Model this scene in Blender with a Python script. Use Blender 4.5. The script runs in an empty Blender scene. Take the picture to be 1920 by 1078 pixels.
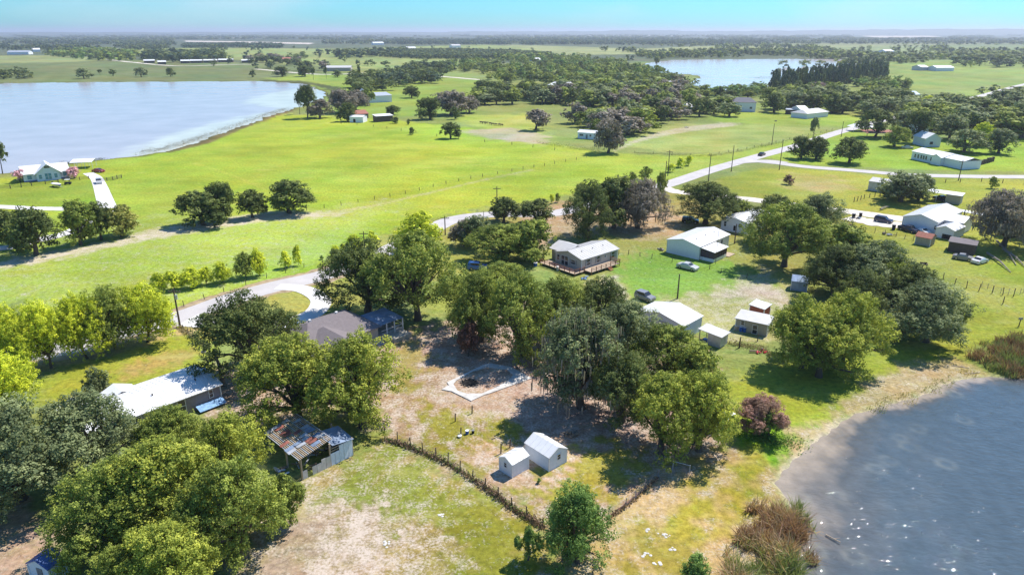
import bpy, bmesh, math, random
import numpy as np
from mathutils import Vector

# ------------------------------------------------------------------ camera, sky, sun, exposure
S = bpy.context.scene
COL = S.collection
H, F, PITCH = 50.0, 1283.0, math.radians(20.5)
SP, CP = math.sin(PITCH), math.cos(PITCH)
cam_d = bpy.data.cameras.new('camera'); cam = bpy.data.objects.new('camera', cam_d); COL.objects.link(cam)
cam.location = (0, 0, H); cam.rotation_euler = (math.pi/2 - PITCH, 0, 0)
cam_d.sensor_width = 36; cam_d.lens = 36*F/1920; cam_d.clip_start = 1; cam_d.clip_end = 90000
S.camera = cam
SUN_AZ, SUN_EL = math.radians(50), math.radians(55)      # azimuth measured to the right of +Y
W = bpy.data.worlds.new('World'); S.world = W; W.use_nodes = True
nt = W.node_tree; nt.nodes.clear()
def N(t, kind, **kw):
    n = t.nodes.new(kind)
    for k, v in kw.items():
        if k.startswith('i_'):
            n.inputs[int(k[2:])].default_value = v
        else: setattr(n, k, v)
    return n
out = N(nt, 'ShaderNodeOutputWorld'); bg = N(nt, 'ShaderNodeBackground'); bg.inputs[1].default_value = 0.082
sky = N(nt, 'ShaderNodeTexSky'); sky.sky_type = 'NISHITA'; sky.sun_disc = False
sky.sun_elevation = SUN_EL; sky.sun_rotation = SUN_AZ; sky.altitude = 0; sky.air_density = 1.0; sky.dust_density = 0.3; sky.ozone_density = 1.5
tint = N(nt, 'ShaderNodeMix', data_type='RGBA', blend_type='MULTIPLY'); tint.inputs[0].default_value = 1
tint.inputs[7].default_value = (0.37, 1.0, 1.5, 1)
tc = N(nt, 'ShaderNodeTexCoord'); mp = N(nt, 'ShaderNodeMapping'); mp.inputs[3].default_value = (1.2, 1.2, 5.0)
cn = N(nt, 'ShaderNodeTexNoise'); cn.inputs['Scale'].default_value = 2.2; cn.inputs['Detail'].default_value = 6
cr = N(nt, 'ShaderNodeMapRange'); cr.inputs[1].default_value = 0.50; cr.inputs[2].default_value = 0.75; cr.inputs[4].default_value = 0.45
cm = N(nt, 'ShaderNodeMix', data_type='RGBA'); cm.inputs[7].default_value = (7.4, 7.9, 8.6, 1)
L = nt.links.new
L(sky.outputs[0], tint.inputs[6]); L(tc.outputs['Generated'], mp.inputs[0]); L(mp.outputs[0], cn.inputs[0]); L(cn.outputs[0], cr.inputs[0])
L(cr.outputs[0], cm.inputs[0]); L(tint.outputs[2], cm.inputs[6]); L(cm.outputs[2], bg.inputs[0]); L(bg.outputs[0], out.inputs[0])
sun_d = bpy.data.lights.new('sun', 'SUN'); sun_d.energy = 5.0; sun_d.angle = math.radians(0.5); sun_d.color = (1, 0.94, 0.86)
sun = bpy.data.objects.new('sun', sun_d); COL.objects.link(sun)
sdir = Vector((math.sin(SUN_AZ)*math.cos(SUN_EL), math.cos(SUN_AZ)*math.cos(SUN_EL), math.sin(SUN_EL)))
sun.rotation_euler = sdir.to_track_quat('Z', 'Y').to_euler()
S.view_settings.view_transform = 'Standard'; S.view_settings.look = 'None'; S.view_settings.gamma = 1
S.view_settings.exposure = 0.5; S.view_settings.use_curve_mapping = False
S.cycles.max_bounces = 5; S.cycles.diffuse_bounces = 2; S.cycles.glossy_bounces = 2; S.cycles.transmission_bounces = 2
S.cycles.transparent_max_bounces = 4; S.cycles.volume_bounces = 0

# ------------------------------------------------------------------ measuring helpers (photo measurements -> metres on the ground)
def G(px, py, z=0.0):
    a = (px-960)/F; b = (py-539)/F
    dy = CP - b*SP; dz = -SP - b*CP
    t = (z-H)/dz
    return (a*t, dy*t)
def depth(x, y, z=0.0): return y*CP - (z-H)*SP
def proj(x, y, z=0.0):
    d = depth(x, y, z); v = -(z-H)*CP - y*SP
    return (960+F*x/d, 539+F*v/d)
def height_to(x, y, topy):
    lo, hi = 0.0, 48.0
    for _ in range(30):
        m = (lo+hi)/2
        if proj(x, y, m)[1] > topy: lo = m
        else: hi = m
    return lo
rng = np.random.default_rng(7); R = random.Random(11)

# ------------------------------------------------------------------ materials
def lin(c): return tuple(((v/255)/12.92 if v/255 <= .04045 else ((v/255+.055)/1.055)**2.4) for v in c)
def mat(name, col, rough=0.8, metal=0.0, noise=0.12, scale=3.0, spec=0.3, bump=0.0, wave=None):
    m = bpy.data.materials.new(name); m.use_nodes = True; t = m.node_tree; b = t.nodes['Principled BSDF']
    b.inputs['Roughness'].default_value = rough; b.inputs['Metallic'].default_value = metal
    b.inputs['Specular IOR Level'].default_value = spec
    tcn = N(t, 'ShaderNodeTexCoord'); nz = N(t, 'ShaderNodeTexNoise'); nz.inputs['Scale'].default_value = scale; nz.inputs['Detail'].default_value = 5
    t.links.new(tcn.outputs['Object'], nz.inputs[0])
    mr = N(t, 'ShaderNodeMapRange'); mr.inputs[1].default_value = .3; mr.inputs[2].default_value = .7
    mr.inputs[3].default_value = 1-noise; mr.inputs[4].default_value = 1+noise
    mx = N(t, 'ShaderNodeVectorMath', operation='SCALE'); mx.inputs[0].default_value = col[:3]
    t.links.new(nz.outputs[0], mr.inputs[0]); t.links.new(mr.outputs[0], mx.inputs[3]); t.links.new(mx.outputs[0], b.inputs['Base Color'])
    if bump:
        bp = N(t, 'ShaderNodeBump'); bp.inputs['Strength'].default_value = bump; bp.inputs['Distance'].default_value = .05
        if wave:
            wv = N(t, 'ShaderNodeTexWave'); wv.inputs['Scale'].default_value = wave; t.links.new(tcn.outputs['Object'], wv.inputs[0]); t.links.new(wv.outputs[0], bp.inputs['Height'])
        else: t.links.new(nz.outputs[0], bp.inputs['Height'])
        t.links.new(bp.outputs[0], b.inputs['Normal'])
    return m
M = {
 'white_wall': mat('white_wall', (.78,.78,.80), .7, noise=.05), 'blue_wall': mat('pale_blue_wall', (.66,.72,.80), .7, noise=.05),
 'beige_wall': mat('beige_wall', (.46,.42,.37), .75, noise=.06), 'grey_wall': mat('grey_wall', (.25,.22,.24), .8, noise=.08),
 'white_roof': mat('white_roof', (.72,.72,.72), .5, noise=.05, scale=.8), 'light_roof': mat('light_grey_roof', (.50,.49,.48), .6, noise=.08, scale=.8),
 'shingle': mat('brown_grey_shingle', (.19,.165,.17), .9, noise=.10, scale=2), 'dark_roof': mat('dark_roof', (.11,.11,.13), .8),
 'metal_blue': mat('blue_grey_metal', (.28,.36,.50), .35, .3, noise=.25, scale=.8), 'rust': mat('rusty_metal', (.24,.09,.07), .8, noise=.35, scale=2),
 'galv': mat('galvanised_metal', (.50,.52,.56), .4, .3, noise=.15, scale=1.5), 'red_roof': mat('red_roof', (.33,.13,.09), .8),
 'tan_wall': mat('tan_wall', (.40,.36,.29), .8), 'brown_wall': mat('brown_wall', (.10,.075,.06), .85), 'red_wall': mat('rust_red_wall', (.35,.10,.06), .8),
 'trim': mat('white_trim', (.75,.75,.75), .6, noise=.03), 'glass': mat('dark_glass', (.03,.035,.045), .12, spec=.6, noise=.05),
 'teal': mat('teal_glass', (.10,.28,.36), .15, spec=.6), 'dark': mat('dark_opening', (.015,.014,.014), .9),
 'wood': mat('grey_weathered_wood', (.20,.16,.12), .9, noise=.3), 'deckwood': mat('red_brown_deck_wood', (.28,.10,.055), .8, noise=.25),
 'palewood': mat('pale_wood', (.42,.33,.24), .85, noise=.2), 'pole': mat('pole_wood', (.11,.085,.065), .9, noise=.3),
 'concrete': mat('old_concrete', (.52,.50,.47), .85, noise=.18, scale=1.2, bump=.2), 'bark': mat('bark', (.10,.08,.065), .95, noise=.35, scale=4, bump=.5),
 'palebark': mat('pale_bark', (.25,.22,.18), .95, noise=.3, scale=4), 'black': mat('black_rubber', (.015,.015,.017), .6),
 'chrome': mat('wheel_rim', (.5,.5,.52), .3, .8), 'blue': mat('blue_plastic', (.02,.11,.42), .5), 'bluetarp': mat('blue_tarp', (.22,.38,.60), .4, noise=.3, scale=2),
 'blueroof': mat('blue_metal_roof', (.09,.17,.42), .35, .2, noise=.3, scale=1.0), 'red': mat('red_cover', (.55,.04,.05), .6), 'burnt': mat('charred_ground', (.012,.011,.011), .95),
 'wire': mat('fence_wire', (.25,.23,.21), .6), 'screen': mat('porch_screen', (.10,.07,.09), .8), 'grey': mat('grey_paint', (.22,.22,.23), .6),
 'purple': mat('blue_grey_boat_cover', (.18,.19,.36), .6), 'yellow': mat('yellow_green_cover', (.5,.5,.25), .7),
}
CARP = {}
def paint(name, c):
    if name not in CARP: CARP[name] = mat(name+'_car_paint', c, .25, .1, noise=.03, spec=.6)
    return CARP[name]
def leafmat(name, transl=.35, rough=.7):
    m = bpy.data.materials.new(name); m.use_nodes = True; t = m.node_tree; t.nodes.clear()
    o = N(t, 'ShaderNodeOutputMaterial'); oi = N(t, 'ShaderNodeObjectInfo'); at = N(t, 'ShaderNodeAttribute', attribute_name='tone')
    df = N(t, 'ShaderNodeBsdfPrincipled'); df.inputs['Roughness'].default_value = rough; df.inputs['Specular IOR Level'].default_value = .12
    tr = N(t, 'ShaderNodeBsdfTranslucent'); mx = N(t, 'ShaderNodeMixShader'); mx.inputs[0].default_value = transl
    sc = N(t, 'ShaderNodeVectorMath', operation='SCALE'); t.links.new(oi.outputs['Color'], sc.inputs[0]); t.links.new(at.outputs['Fac'], sc.inputs[3])
    hs = N(t, 'ShaderNodeHueSaturation'); mr = N(t, 'ShaderNodeMapRange'); mr.inputs[3].default_value = .487; mr.inputs[4].default_value = .513
    mr.inputs[1].default_value = .6; mr.inputs[2].default_value = 1.4; mr.inputs[3].default_value = .515; mr.inputs[4].default_value = .485
    t.links.new(at.outputs['Fac'], mr.inputs[0]); t.links.new(mr.outputs[0], hs.inputs[0]); t.links.new(sc.outputs[0], hs.inputs[4])
    yl = N(t, 'ShaderNodeMix', data_type='RGBA', blend_type='MULTIPLY'); yl.inputs[0].default_value = 1; yl.inputs[7].default_value = (1.5, 1.45, .8, 1)
    t.links.new(hs.outputs[0], df.inputs['Base Color']); t.links.new(hs.outputs[0], yl.inputs[6]); t.links.new(yl.outputs[2], tr.inputs[0])
    t.links.new(df.outputs[0], mx.inputs[1]); t.links.new(tr.outputs[0], mx.inputs[2]); t.links.new(mx.outputs[0], o.inputs[0])
    return m
M['leaf'] = leafmat('leaves', .22); M['moss'] = leafmat('hanging_moss', .25, .9); M['reed'] = leafmat('reeds', .3, .8)

# ------------------------------------------------------------------ object helpers
def tag(o, label=None, cat=None, group=None, kind=None):
    if label: o['label'] = label
    if cat: o['category'] = cat
    if group: o['group'] = group
    if kind: o['kind'] = kind
    return o
def empty(name, loc, rz=0, label=None, cat=None, group=None):
    o = bpy.data.objects.new(name, None); COL.objects.link(o); o.location = loc; o.rotation_euler = (0, 0, rz); o.empty_display_size = .2
    return tag(o, label, cat, group)
def link(name, me, parent=None, color=None):
    o = bpy.data.objects.new(name, me); COL.objects.link(o)
    if parent: o.parent = parent
    if color: o.color = (*color, 1)
    return o
def npmesh(name, V, Fq, m, tone=None, cols=None, n=4, smooth=False):
    me = bpy.data.meshes.new(name); V = np.asarray(V, np.float32); Fq = np.asarray(Fq, np.int32)
    me.vertices.add(len(V)); me.vertices.foreach_set('co', V.ravel())
    me.loops.add(Fq.size); me.loops.foreach_set('vertex_index', Fq.ravel())
    me.polygons.add(len(Fq)); me.polygons.foreach_set('loop_start', np.arange(0, Fq.size, n, dtype=np.int32))
    me.polygons.foreach_set('loop_total', np.full(len(Fq), n, np.int32))
    if smooth: me.polygons.foreach_set('use_smooth', np.ones(len(Fq), bool))
    me.update(calc_edges=True)
    if tone is not None:
        a = me.attributes.new('tone', 'FLOAT', 'POINT'); a.data.foreach_set('value', np.asarray(tone, np.float32))
    if cols is not None:
        for k, v in cols.items():
            v = np.asarray(v, np.float32)
            if v.ndim == 2:
                a = me.attributes.new(k, 'FLOAT_COLOR', 'POINT'); c = np.ones((len(v), 4), np.float32); c[:, :3] = v; a.data.foreach_set('color', c.ravel())
            else:
                a = me.attributes.new(k, 'FLOAT', 'POINT'); a.data.foreach_set('value', v)
    for mm in (m if isinstance(m, list) else [m]): me.materials.append(mm)
    return me
class MB:
    """collects boxes, bars and tubes in a local frame, builds ONE mesh object"""
    def __init__(s, fr=None): s.v = []; s.f = []; s.fr = fr or (lambda a, b, z: (a, b, z))
    def add(s, vs, fs):
        k = len(s.v); s.v += [s.fr(*p) for p in vs]; s.f += [tuple(i+k for i in f) for f in fs]; return s
    def box(s, x0, x1, y0, y1, z0, z1):
        return s.add([(x0,y0,z0),(x1,y0,z0),(x1,y1,z0),(x0,y1,z0),(x0,y0,z1),(x1,y0,z1),(x1,y1,z1),(x0,y1,z1)],
                     [(0,3,2,1),(4,5,6,7),(0,1,5,4),(1,2,6,5),(2,3,7,6),(3,0,4,7)])
    def slab(s, pts, t):
        n = len(pts); lo = [(p[0],p[1],p[2]-t) for p in pts]
        return s.add(list(pts)+lo, [tuple(range(n)), tuple(range(2*n-1, n-1, -1))]+[(i,(i+1)%n,n+(i+1)%n,n+i) for i in range(n)])
    def tube(s, p, q, r0, r1=None, n=7):
        r1 = r0 if r1 is None else r1; p = Vector(p); q = Vector(q); d = (q-p).normalized(); a = d.orthogonal().normalized(); b = d.cross(a)
        vs = [tuple(c+(a*math.cos(2*math.pi*i/n)+b*math.sin(2*math.pi*i/n))*r) for c, r in ((p,r0),(q,r1)) for i in range(n)]
        return s.add(vs, [(i,(i+1)%n,n+(i+1)%n,n+i) for i in range(n)]+[tuple(range(n))[::-1], tuple(range(n,2*n))])
    def ball(s, c, r, sz=1.0, n=8):
        vs = [(c[0],c[1],c[2]-r*sz)]; k = n//2
        for j in range(1, k):
            t = math.pi*j/k
            for i in range(n): p = 2*math.pi*i/n; vs.append((c[0]+r*math.sin(t)*math.cos(p), c[1]+r*math.sin(t)*math.sin(p), c[2]-r*sz*math.cos(t)))
        vs.append((c[0],c[1],c[2]+r*sz)); fs = [(0, 1+(i+1)%n, 1+i) for i in range(n)]
        for j in range(k-2):
            fs += [(1+j*n+i, 1+j*n+(i+1)%n, 1+(j+1)*n+(i+1)%n, 1+(j+1)*n+i) for i in range(n)]
        l = len(vs)-1; b0 = 1+(k-2)*n; fs += [(b0+i, b0+(i+1)%n, l) for i in range(n)]
        return s.add(vs, fs)
    def mesh(s, name, m):
        me = bpy.data.meshes.new(name); me.from_pydata(s.v, [], s.f); me.materials.append(m); me.update(); return me
    def build(s, name, m, parent=None): return link(name, s.mesh(name, m), parent)

# ------------------------------------------------------------------ ground colours and shorelines
def wn(x, y, s, seed=0):
    """cheap smooth noise, about -1..1"""
    r = np.random.default_rng(seed); v = np.zeros_like(x)
    for k in range(6):
        a = r.uniform(0, 6.283); f = s*r.uniform(.6, 2.2); v += np.sin((x*math.cos(a)+y*math.sin(a))*f+r.uniform(0, 6.28))/2.2
    return v/1.3
def sdist(P, x, y):
    """signed distance, positive inside the polygon"""
    P = np.asarray(P); d = np.full(x.shape, 1e12); ins = np.zeros(x.shape, bool); n = len(P)
    for i in range(n):
        ax, ay = P[i]; bx, by = P[(i+1) % n]; ex, ey = bx-ax, by-ay
        t = np.clip(((x-ax)*ex+(y-ay)*ey)/(ex*ex+ey*ey+1e-9), 0, 1)
        d = np.minimum(d, (x-ax-t*ex)**2+(y-ay-t*ey)**2)
        c = ((ay > y) != (by > y)) & (x < (bx-ax)*(y-ay)/(by-ay+1e-12)+ax); ins ^= c
    d = np.sqrt(d); return np.where(ins, d, -d)
def GP(pts): return [G(*p) for p in pts]
LAKE_L = GP([(-700,165),(-200,160),(150,155),(480,153),(545,156),(575,160),(606,172),(612,182),(585,190),(540,206),(500,219),(450,237),(380,262),(330,279),(270,291),(200,298),(140,303),(95,312),(40,322),(-60,328),(-500,345)])
LAKE_R = GP([(1192,128),(1215,119),(1265,113),(1340,112),(1480,111),(1600,112),(1640,116),(1600,128),(1520,140),(1455,150),(1430,163),(1385,170),(1320,172),(1300,167),(1293,157),(1302,150),(1318,147),(1312,142),(1285,139),(1240,137),(1205,134)])
LAKE_N = GP([(2600,760),(2100,722),(1920,712),(1860,706),(1815,712),(1760,728),(1700,752),(1655,764),(1610,774),(1580,795),(1545,822),(1505,850),(1482,880),(1462,905),(1478,930),(1500,960),(1500,1010),(1470,1078),(1440,1300),(2600,1500)])
POND_B = GP([(1310,147.5),(1330,146),(1345,149),(1330,152),(1315,151)])
def shore(P, x, y, seed):
    D = np.hypot(x, y); return sdist(P, x, y) + wn(x, y, .35, seed)*np.clip(D*.004, .35, 3)+wn(x, y, 1.6, seed+1)*.25
# paint regions: polygon (photo px), colour as it looks lit (sRGB), soft edge metres, sand amount, noise amount
GREEN, LIME, OLIVE, SAND, BROWN, PALE, SCRUB = (172,190,72), (186,210,58), (160,170,80), (226,205,180), (196,165,130), (202,205,120), (95,110,70)
REG = [
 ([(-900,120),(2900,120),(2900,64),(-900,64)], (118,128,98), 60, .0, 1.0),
 ([(-400,128),(0,118),(240,112),(420,118),(650,120),(640,132),(520,153),(0,158),(-400,160)], (142,152,98), 12, .0, .5),
 ([(-300,108),(100,104),(240,112),(130,117),(-300,122)], (176,184,120), 10, .05, .5),
 ([(180,92),(420,90),(640,92),(900,84),(1080,92),(1010,105),(820,128),(640,128),(430,112),(250,104)], (176,188,112), 15, .02, .5),
 ([(940,84),(1200,92),(1440,82),(1920,80),(1920,86),(1450,95),(1200,102),(1060,104)], (186,190,128), 20, .0, .5),
 ([(345,76.5),(470,78.5),(590,81),(580,83.5),(450,80.5),(348,79)], (250,250,245), 6, 1, .1),
 ([(1612,67.6),(1740,67.4),(1768,69.2),(1735,70.6),(1640,71.2)], (250,250,248), 20, 1, .1),
 ([(1780,88),(1860,86),(1950,90),(1930,94),(1790,95)], (245,246,245), 6, 1, .1),
 ([(1080,67),(1200,66.5),(1300,68),(1150,68.8)], (225,215,220), 6, .6, .1),
 ([(190,69.5),(330,69),(480,71.5),(480,72.8),(250,71.3)], (225,220,225), 6, .6, .1),
 ([(1640,118),(1760,112),(1950,118),(2200,120),(2200,180),(1930,178),(1800,180),(1690,165),(1660,140)], (170,188,100), 12, .06, .7),
 ([(1540,90),(1900,82),(2200,86),(2200,96),(1700,100)], (168,182,122), 15, .0, .6),
 ([(480,152),(560,140),(650,142),(900,150),(940,170),(880,210),(640,222),(610,208),(590,196),(620,176)], (172,192,84), 8, .04, .7),
 ([(470,150),(560,152),(640,163),(640,175),(618,172),(590,160),(520,155)], (104,112,66), 4, .0, .6),
 # big bright pasture
 ([(180,300),(330,276),(440,238),(520,214),(700,222),(880,240),(1010,265),(1120,284),(1230,296),(1330,288),(1370,300),(1240,338),(1160,345),(1040,372),(900,392),(780,420),(700,450),(640,500),(470,540),(330,580),(0,560),(-500,640),(-500,420),(-80,340),(60,330)], (190,207,72), 3, .03, .6),
 ([(-300,350),(180,338),(200,352),(205,388),(100,392),(-300,398)], (172,195,72), 2, .0, .5),
 ([(-300,465),(120,432),(300,405),(560,395),(700,372),(760,380),(640,470),(500,545),(330,582),(0,580),(-400,600)], (190,206,86), 6, .30, .8),
 ([(210,452),(290,430),(420,410),(520,396),(650,398),(640,404),(500,415),(380,432),(300,446),(200,466),(80,492),(-60,512),(-60,500)], (208,202,140), 2.5, .62, .4),
 ([(368,305),(420,322),(500,352),(498,356),(418,326),(362,308)], (205,212,84), 1.2, .05, .5),
 ([(600,401),(700,384),(800,361.5),(900,338),(1000,317.5),(1000,319.5),(900,340.5),(800,364.5),(700,388),(600,405)], (208,208,132), 1.0, .35, .5),
 ([(265,290),(330,275),(380,260),(450,236),(540,205),(560,205),(520,218),(450,244),(390,270),(320,286)], (150,128,84), 1.5, 0, .5),
 ([(885,215),(1000,215),(1030,262),(1010,268),(900,244),(860,225)], (190,200,96), 6, .1, .6),
 ([(860,245),(960,240),(1030,256),(1020,272),(930,262),(880,252)], (212,190,150), 4, .35, .5),
 ([(1170,258),(1270,232),(1390,232),(1540,235),(1580,244),(1480,262),(1350,288),(1240,284),(1180,275)], (190,198,112), 3, .05, .5),
 ([(1050,285),(1200,290),(1330,295),(1480,265),(1580,244),(1590,250),(1430,290),(1250,345),(1180,330),(1050,300)], (186,204,80), 3, .02, .5),
 ([(1150,285),(1185,270),(1240,256),(1300,246),(1380,236),(1400,229),(1380,229),(1300,236),(1240,246),(1190,262)], (216,204,164), 2, .4, .5),
 ([(1350,210),(1560,212),(1650,225),(1600,240),(1390,232),(1330,228)], (172,195,82), 4, .03, .5),
 ([(1430,295),(1590,245),(1700,262),(1920,258),(2300,280),(2300,335),(1920,322),(1700,318),(1500,308)], (174,200,72), 3, .04, .5),
 ([(1250,365),(1420,316),(1500,316),(1700,332),(2300,345),(2300,480),(1920,470),(1840,520),(1640,560),(1560,400),(1400,372)], (184,188,78), 3, .10, .7),
 ([(1480,325),(1560,330),(1600,350),(1540,362),(1470,350)], (204,186,110), 5, .1, .5),
 # middle yards
 ([(640,470),(780,415),(1000,400),(1250,360),(1300,372),(1420,420),(1580,440),(1640,560),(1460,560),(1350,600),(1150,560),(1000,500),(820,520),(700,560)], (184,180,92), 3, .22, .8),
 ([(1020,380),(1230,385),(1320,430),(1240,455),(1170,440),(1060,440),(1020,470),(960,440)], (205,175,130), 4, .35, .8),
 ([(1150,500),(1210,470),(1330,482),(1460,520),(1440,560),(1320,590),(1180,560)], (160,190,76), 3, .18, .8),
 ([(1240,560),(1330,545),(1440,500),(1480,560),(1460,640),(1350,640),(1300,600)], (196,190,120), 2.5, .42, .8),
 ([(1150,520),(1180,560),(1200,570),(1120,560),(1100,530)], (215,200,160), 2, .5, .5),
 ([(1340,555),(1430,530),(1470,545),(1480,570),(1420,560)], (214,188,160), 2, .5, .5),
 # left yard by the long mobile home
 ([(60,720),(120,680),(330,620),(390,640),(400,690),(240,740),(150,770),(60,760)], (168,176,62), 2, .05, .7),
 ([(150,740),(230,720),(200,770),(120,790)], (206,186,140), 1.5, .3, .6),
 ([(220,690),(330,655),(380,660),(340,680),(240,710)], (188,168,92), 1.5, .1, .6),
 ([(340,575),(480,530),(640,498),(700,560),(600,640),(480,560),(420,640),(340,620)], (186,178,90), 1.5, .15, .6),
 ([(-200,640),(100,655),(330,600),(380,620),(320,632),(120,690),(-200,760)], (196,176,120), 1.5, .2, .6),
 # central brown yard
 ([(560,640),(740,630),(860,600),(900,560),(1020,560),(1200,600),(1320,650),(1360,820),(1400,850),(1300,900),(1150,960),(1010,990),(730,830),(660,760),(400,800),(380,700),(520,660)], (184,156,128), 2, .47, .9),
 ([(790,560),(870,520),(880,580),(800,590)], (178,182,84), 2, .1, .6),
 ([(730,650),(790,640),(800,700),(760,740),(735,700)], (180,166,96), 2, .25, .9),
 ([(800,760),(900,790),(970,790),(990,830),(900,880),(870,870),(800,830),(780,790)], (166,160,66), 2, .28, 1),
 ([(1050,850),(1150,830),(1230,870),(1160,930),(1040,960),(960,920),(1010,900)], (174,168,72), 2, .22, 1),
 ([(880,830),(935,820),(935,890),(1000,905),(1060,880),(1075,850),(1060,840),(1070,880),(1010,920),(920,905),(880,870)], (212,176,146), 1.2, .5, .8),
 # foreground field
 ([(560,900),(720,830),(1010,990),(1050,1078),(1100,1400),(200,1400),(420,1078)], (190,166,104), 1.5, .46, .9),
 ([(640,880),(740,838),(860,900),(930,960),(900,1000),(760,970),(640,960),(600,930)], (158,164,70), 3, .36, 1),
 ([(850,960),(930,945),(1010,1000),(1030,1078),(1050,1200),(820,1200),(860,1040)], (164,158,62), 2.5, .20, 1),
 ([(630,950),(700,960),(760,1010),(720,1078),(700,1200),(560,1200),(560,990)], (204,176,140), 2.5, .60, 1),
 ([(500,1010),(560,960),(600,1000),(560,1078),(540,1200),(430,1200)], (208,176,136), 2, .3, .8),
 ([(-200,960),(60,960),(120,1060),(60,1200),(-300,1200)], (206,176,144), 2, .3, .9),
 # lake bank
 ([(1345,720),(1420,690),(1590,660),(1700,640),(1800,600),(1760,560),(1640,540),(1920,480),(2400,540),(2400,700),(1920,640),(1830,650),(1780,690),(1620,760),(1500,850),(1460,875),(1400,850),(1370,800)], (184,192,72), 2, .06, .6),
 ([(1640,480),(1740,470),(1920,540),(1920,600),(1800,560),(1700,520)], (190,192,92), 3, .22, .7),
 ([(1360,800),(1420,780),(1500,800),(1540,800),(1490,862),(1455,872),(1390,840)], (140,186,44), 1.5, .0, .5),
 ([(1480,800),(1530,795),(1620,720),(1700,685),(1790,670),(1830,690),(1860,706),(1815,716),(1700,758),(1610,778),(1545,826),(1500,860),(1465,905),(1440,900),(1470,860)], (216,190,142), 1.6, .35, .6),
 ([(1020,1090),(1130,960),(1240,890),(1380,850),(1470,890),(1480,930),(1460,980),(1500,1078),(1520,1300),(900,1300)], (206,182,128), 1.5, .38, .9),
 ([(1300,930),(1370,870),(1400,850),(1430,880),(1370,960),(1310,1010),(1250,1040),(1230,1000)], (184,176,70), 3, .08, .8),
 ([(1190,990),(1290,1010),(1320,1078),(1180,1078)], (176,164,76), 2, .2, .8),
]
KLIT = 1.75
def paint_ground(x, y):
    D = np.hypot(x, y)
    base = np.array(lin((160,172,96)))/KLIT
    C = np.tile(base, (len(x), 1)); sand = np.full(len(x), .05)
    X = np.array([x, y])
    for k, (poly, col, soft, sd, nz) in enumerate(REG):
        P = np.array(GP(poly)); m = (x > P[:,0].min()-soft*3) & (x < P[:,0].max()+soft*3) & (y > P[:,1].min()-soft*3) & (y < P[:,1].max()+soft*3)
        if not m.any(): continue
        xx, yy = x[m], y[m]; d = sdist(P, xx, yy) + soft*nz*(wn(xx, yy, 2.2/soft, k)+.6*wn(xx, yy, 6/soft, k+50))
        a = np.clip(d/soft*.5+.5, 0, 1); a = a*a*(3-2*a)
        c = np.array(lin(col))/KLIT
        C[m] = C[m]*(1-a[:,None])+c*a[:,None]; sand[m] = sand[m]*(1-a)+sd*a
    # broad uneven growth
    v = 1+.10*wn(x, y, .02, 201)+.08*wn(x, y, .09, 202)+.06*wn(x, y, .3, 203)
    C *= v[:, None]; C[:, 0] *= 1+.10*wn(x, y, .045, 204)+.05*wn(x, y, .16, 205); C[:, 2] *= 1+.3*np.clip(wn(x, y, .06, 206), 0, 1)
    for P, sd in ((LAKE_L,31),(LAKE_R,32),(LAKE_N,33)):
        s = shore(P, x, y, sd); band = 1.2 if sd == 33 else 5
        a = np.clip(1+s/band, 0, 1)*(s < 4)
        c = np.array(lin((234,220,196) if sd == 33 else (112,104,62)))/KLIT
        C = C*(1-a[:,None])+c*a[:,None]
        sand = np.where(a > .3, .15 if sd == 33 else 0, sand)
    return np.clip(C, .01, .75), sand

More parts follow.
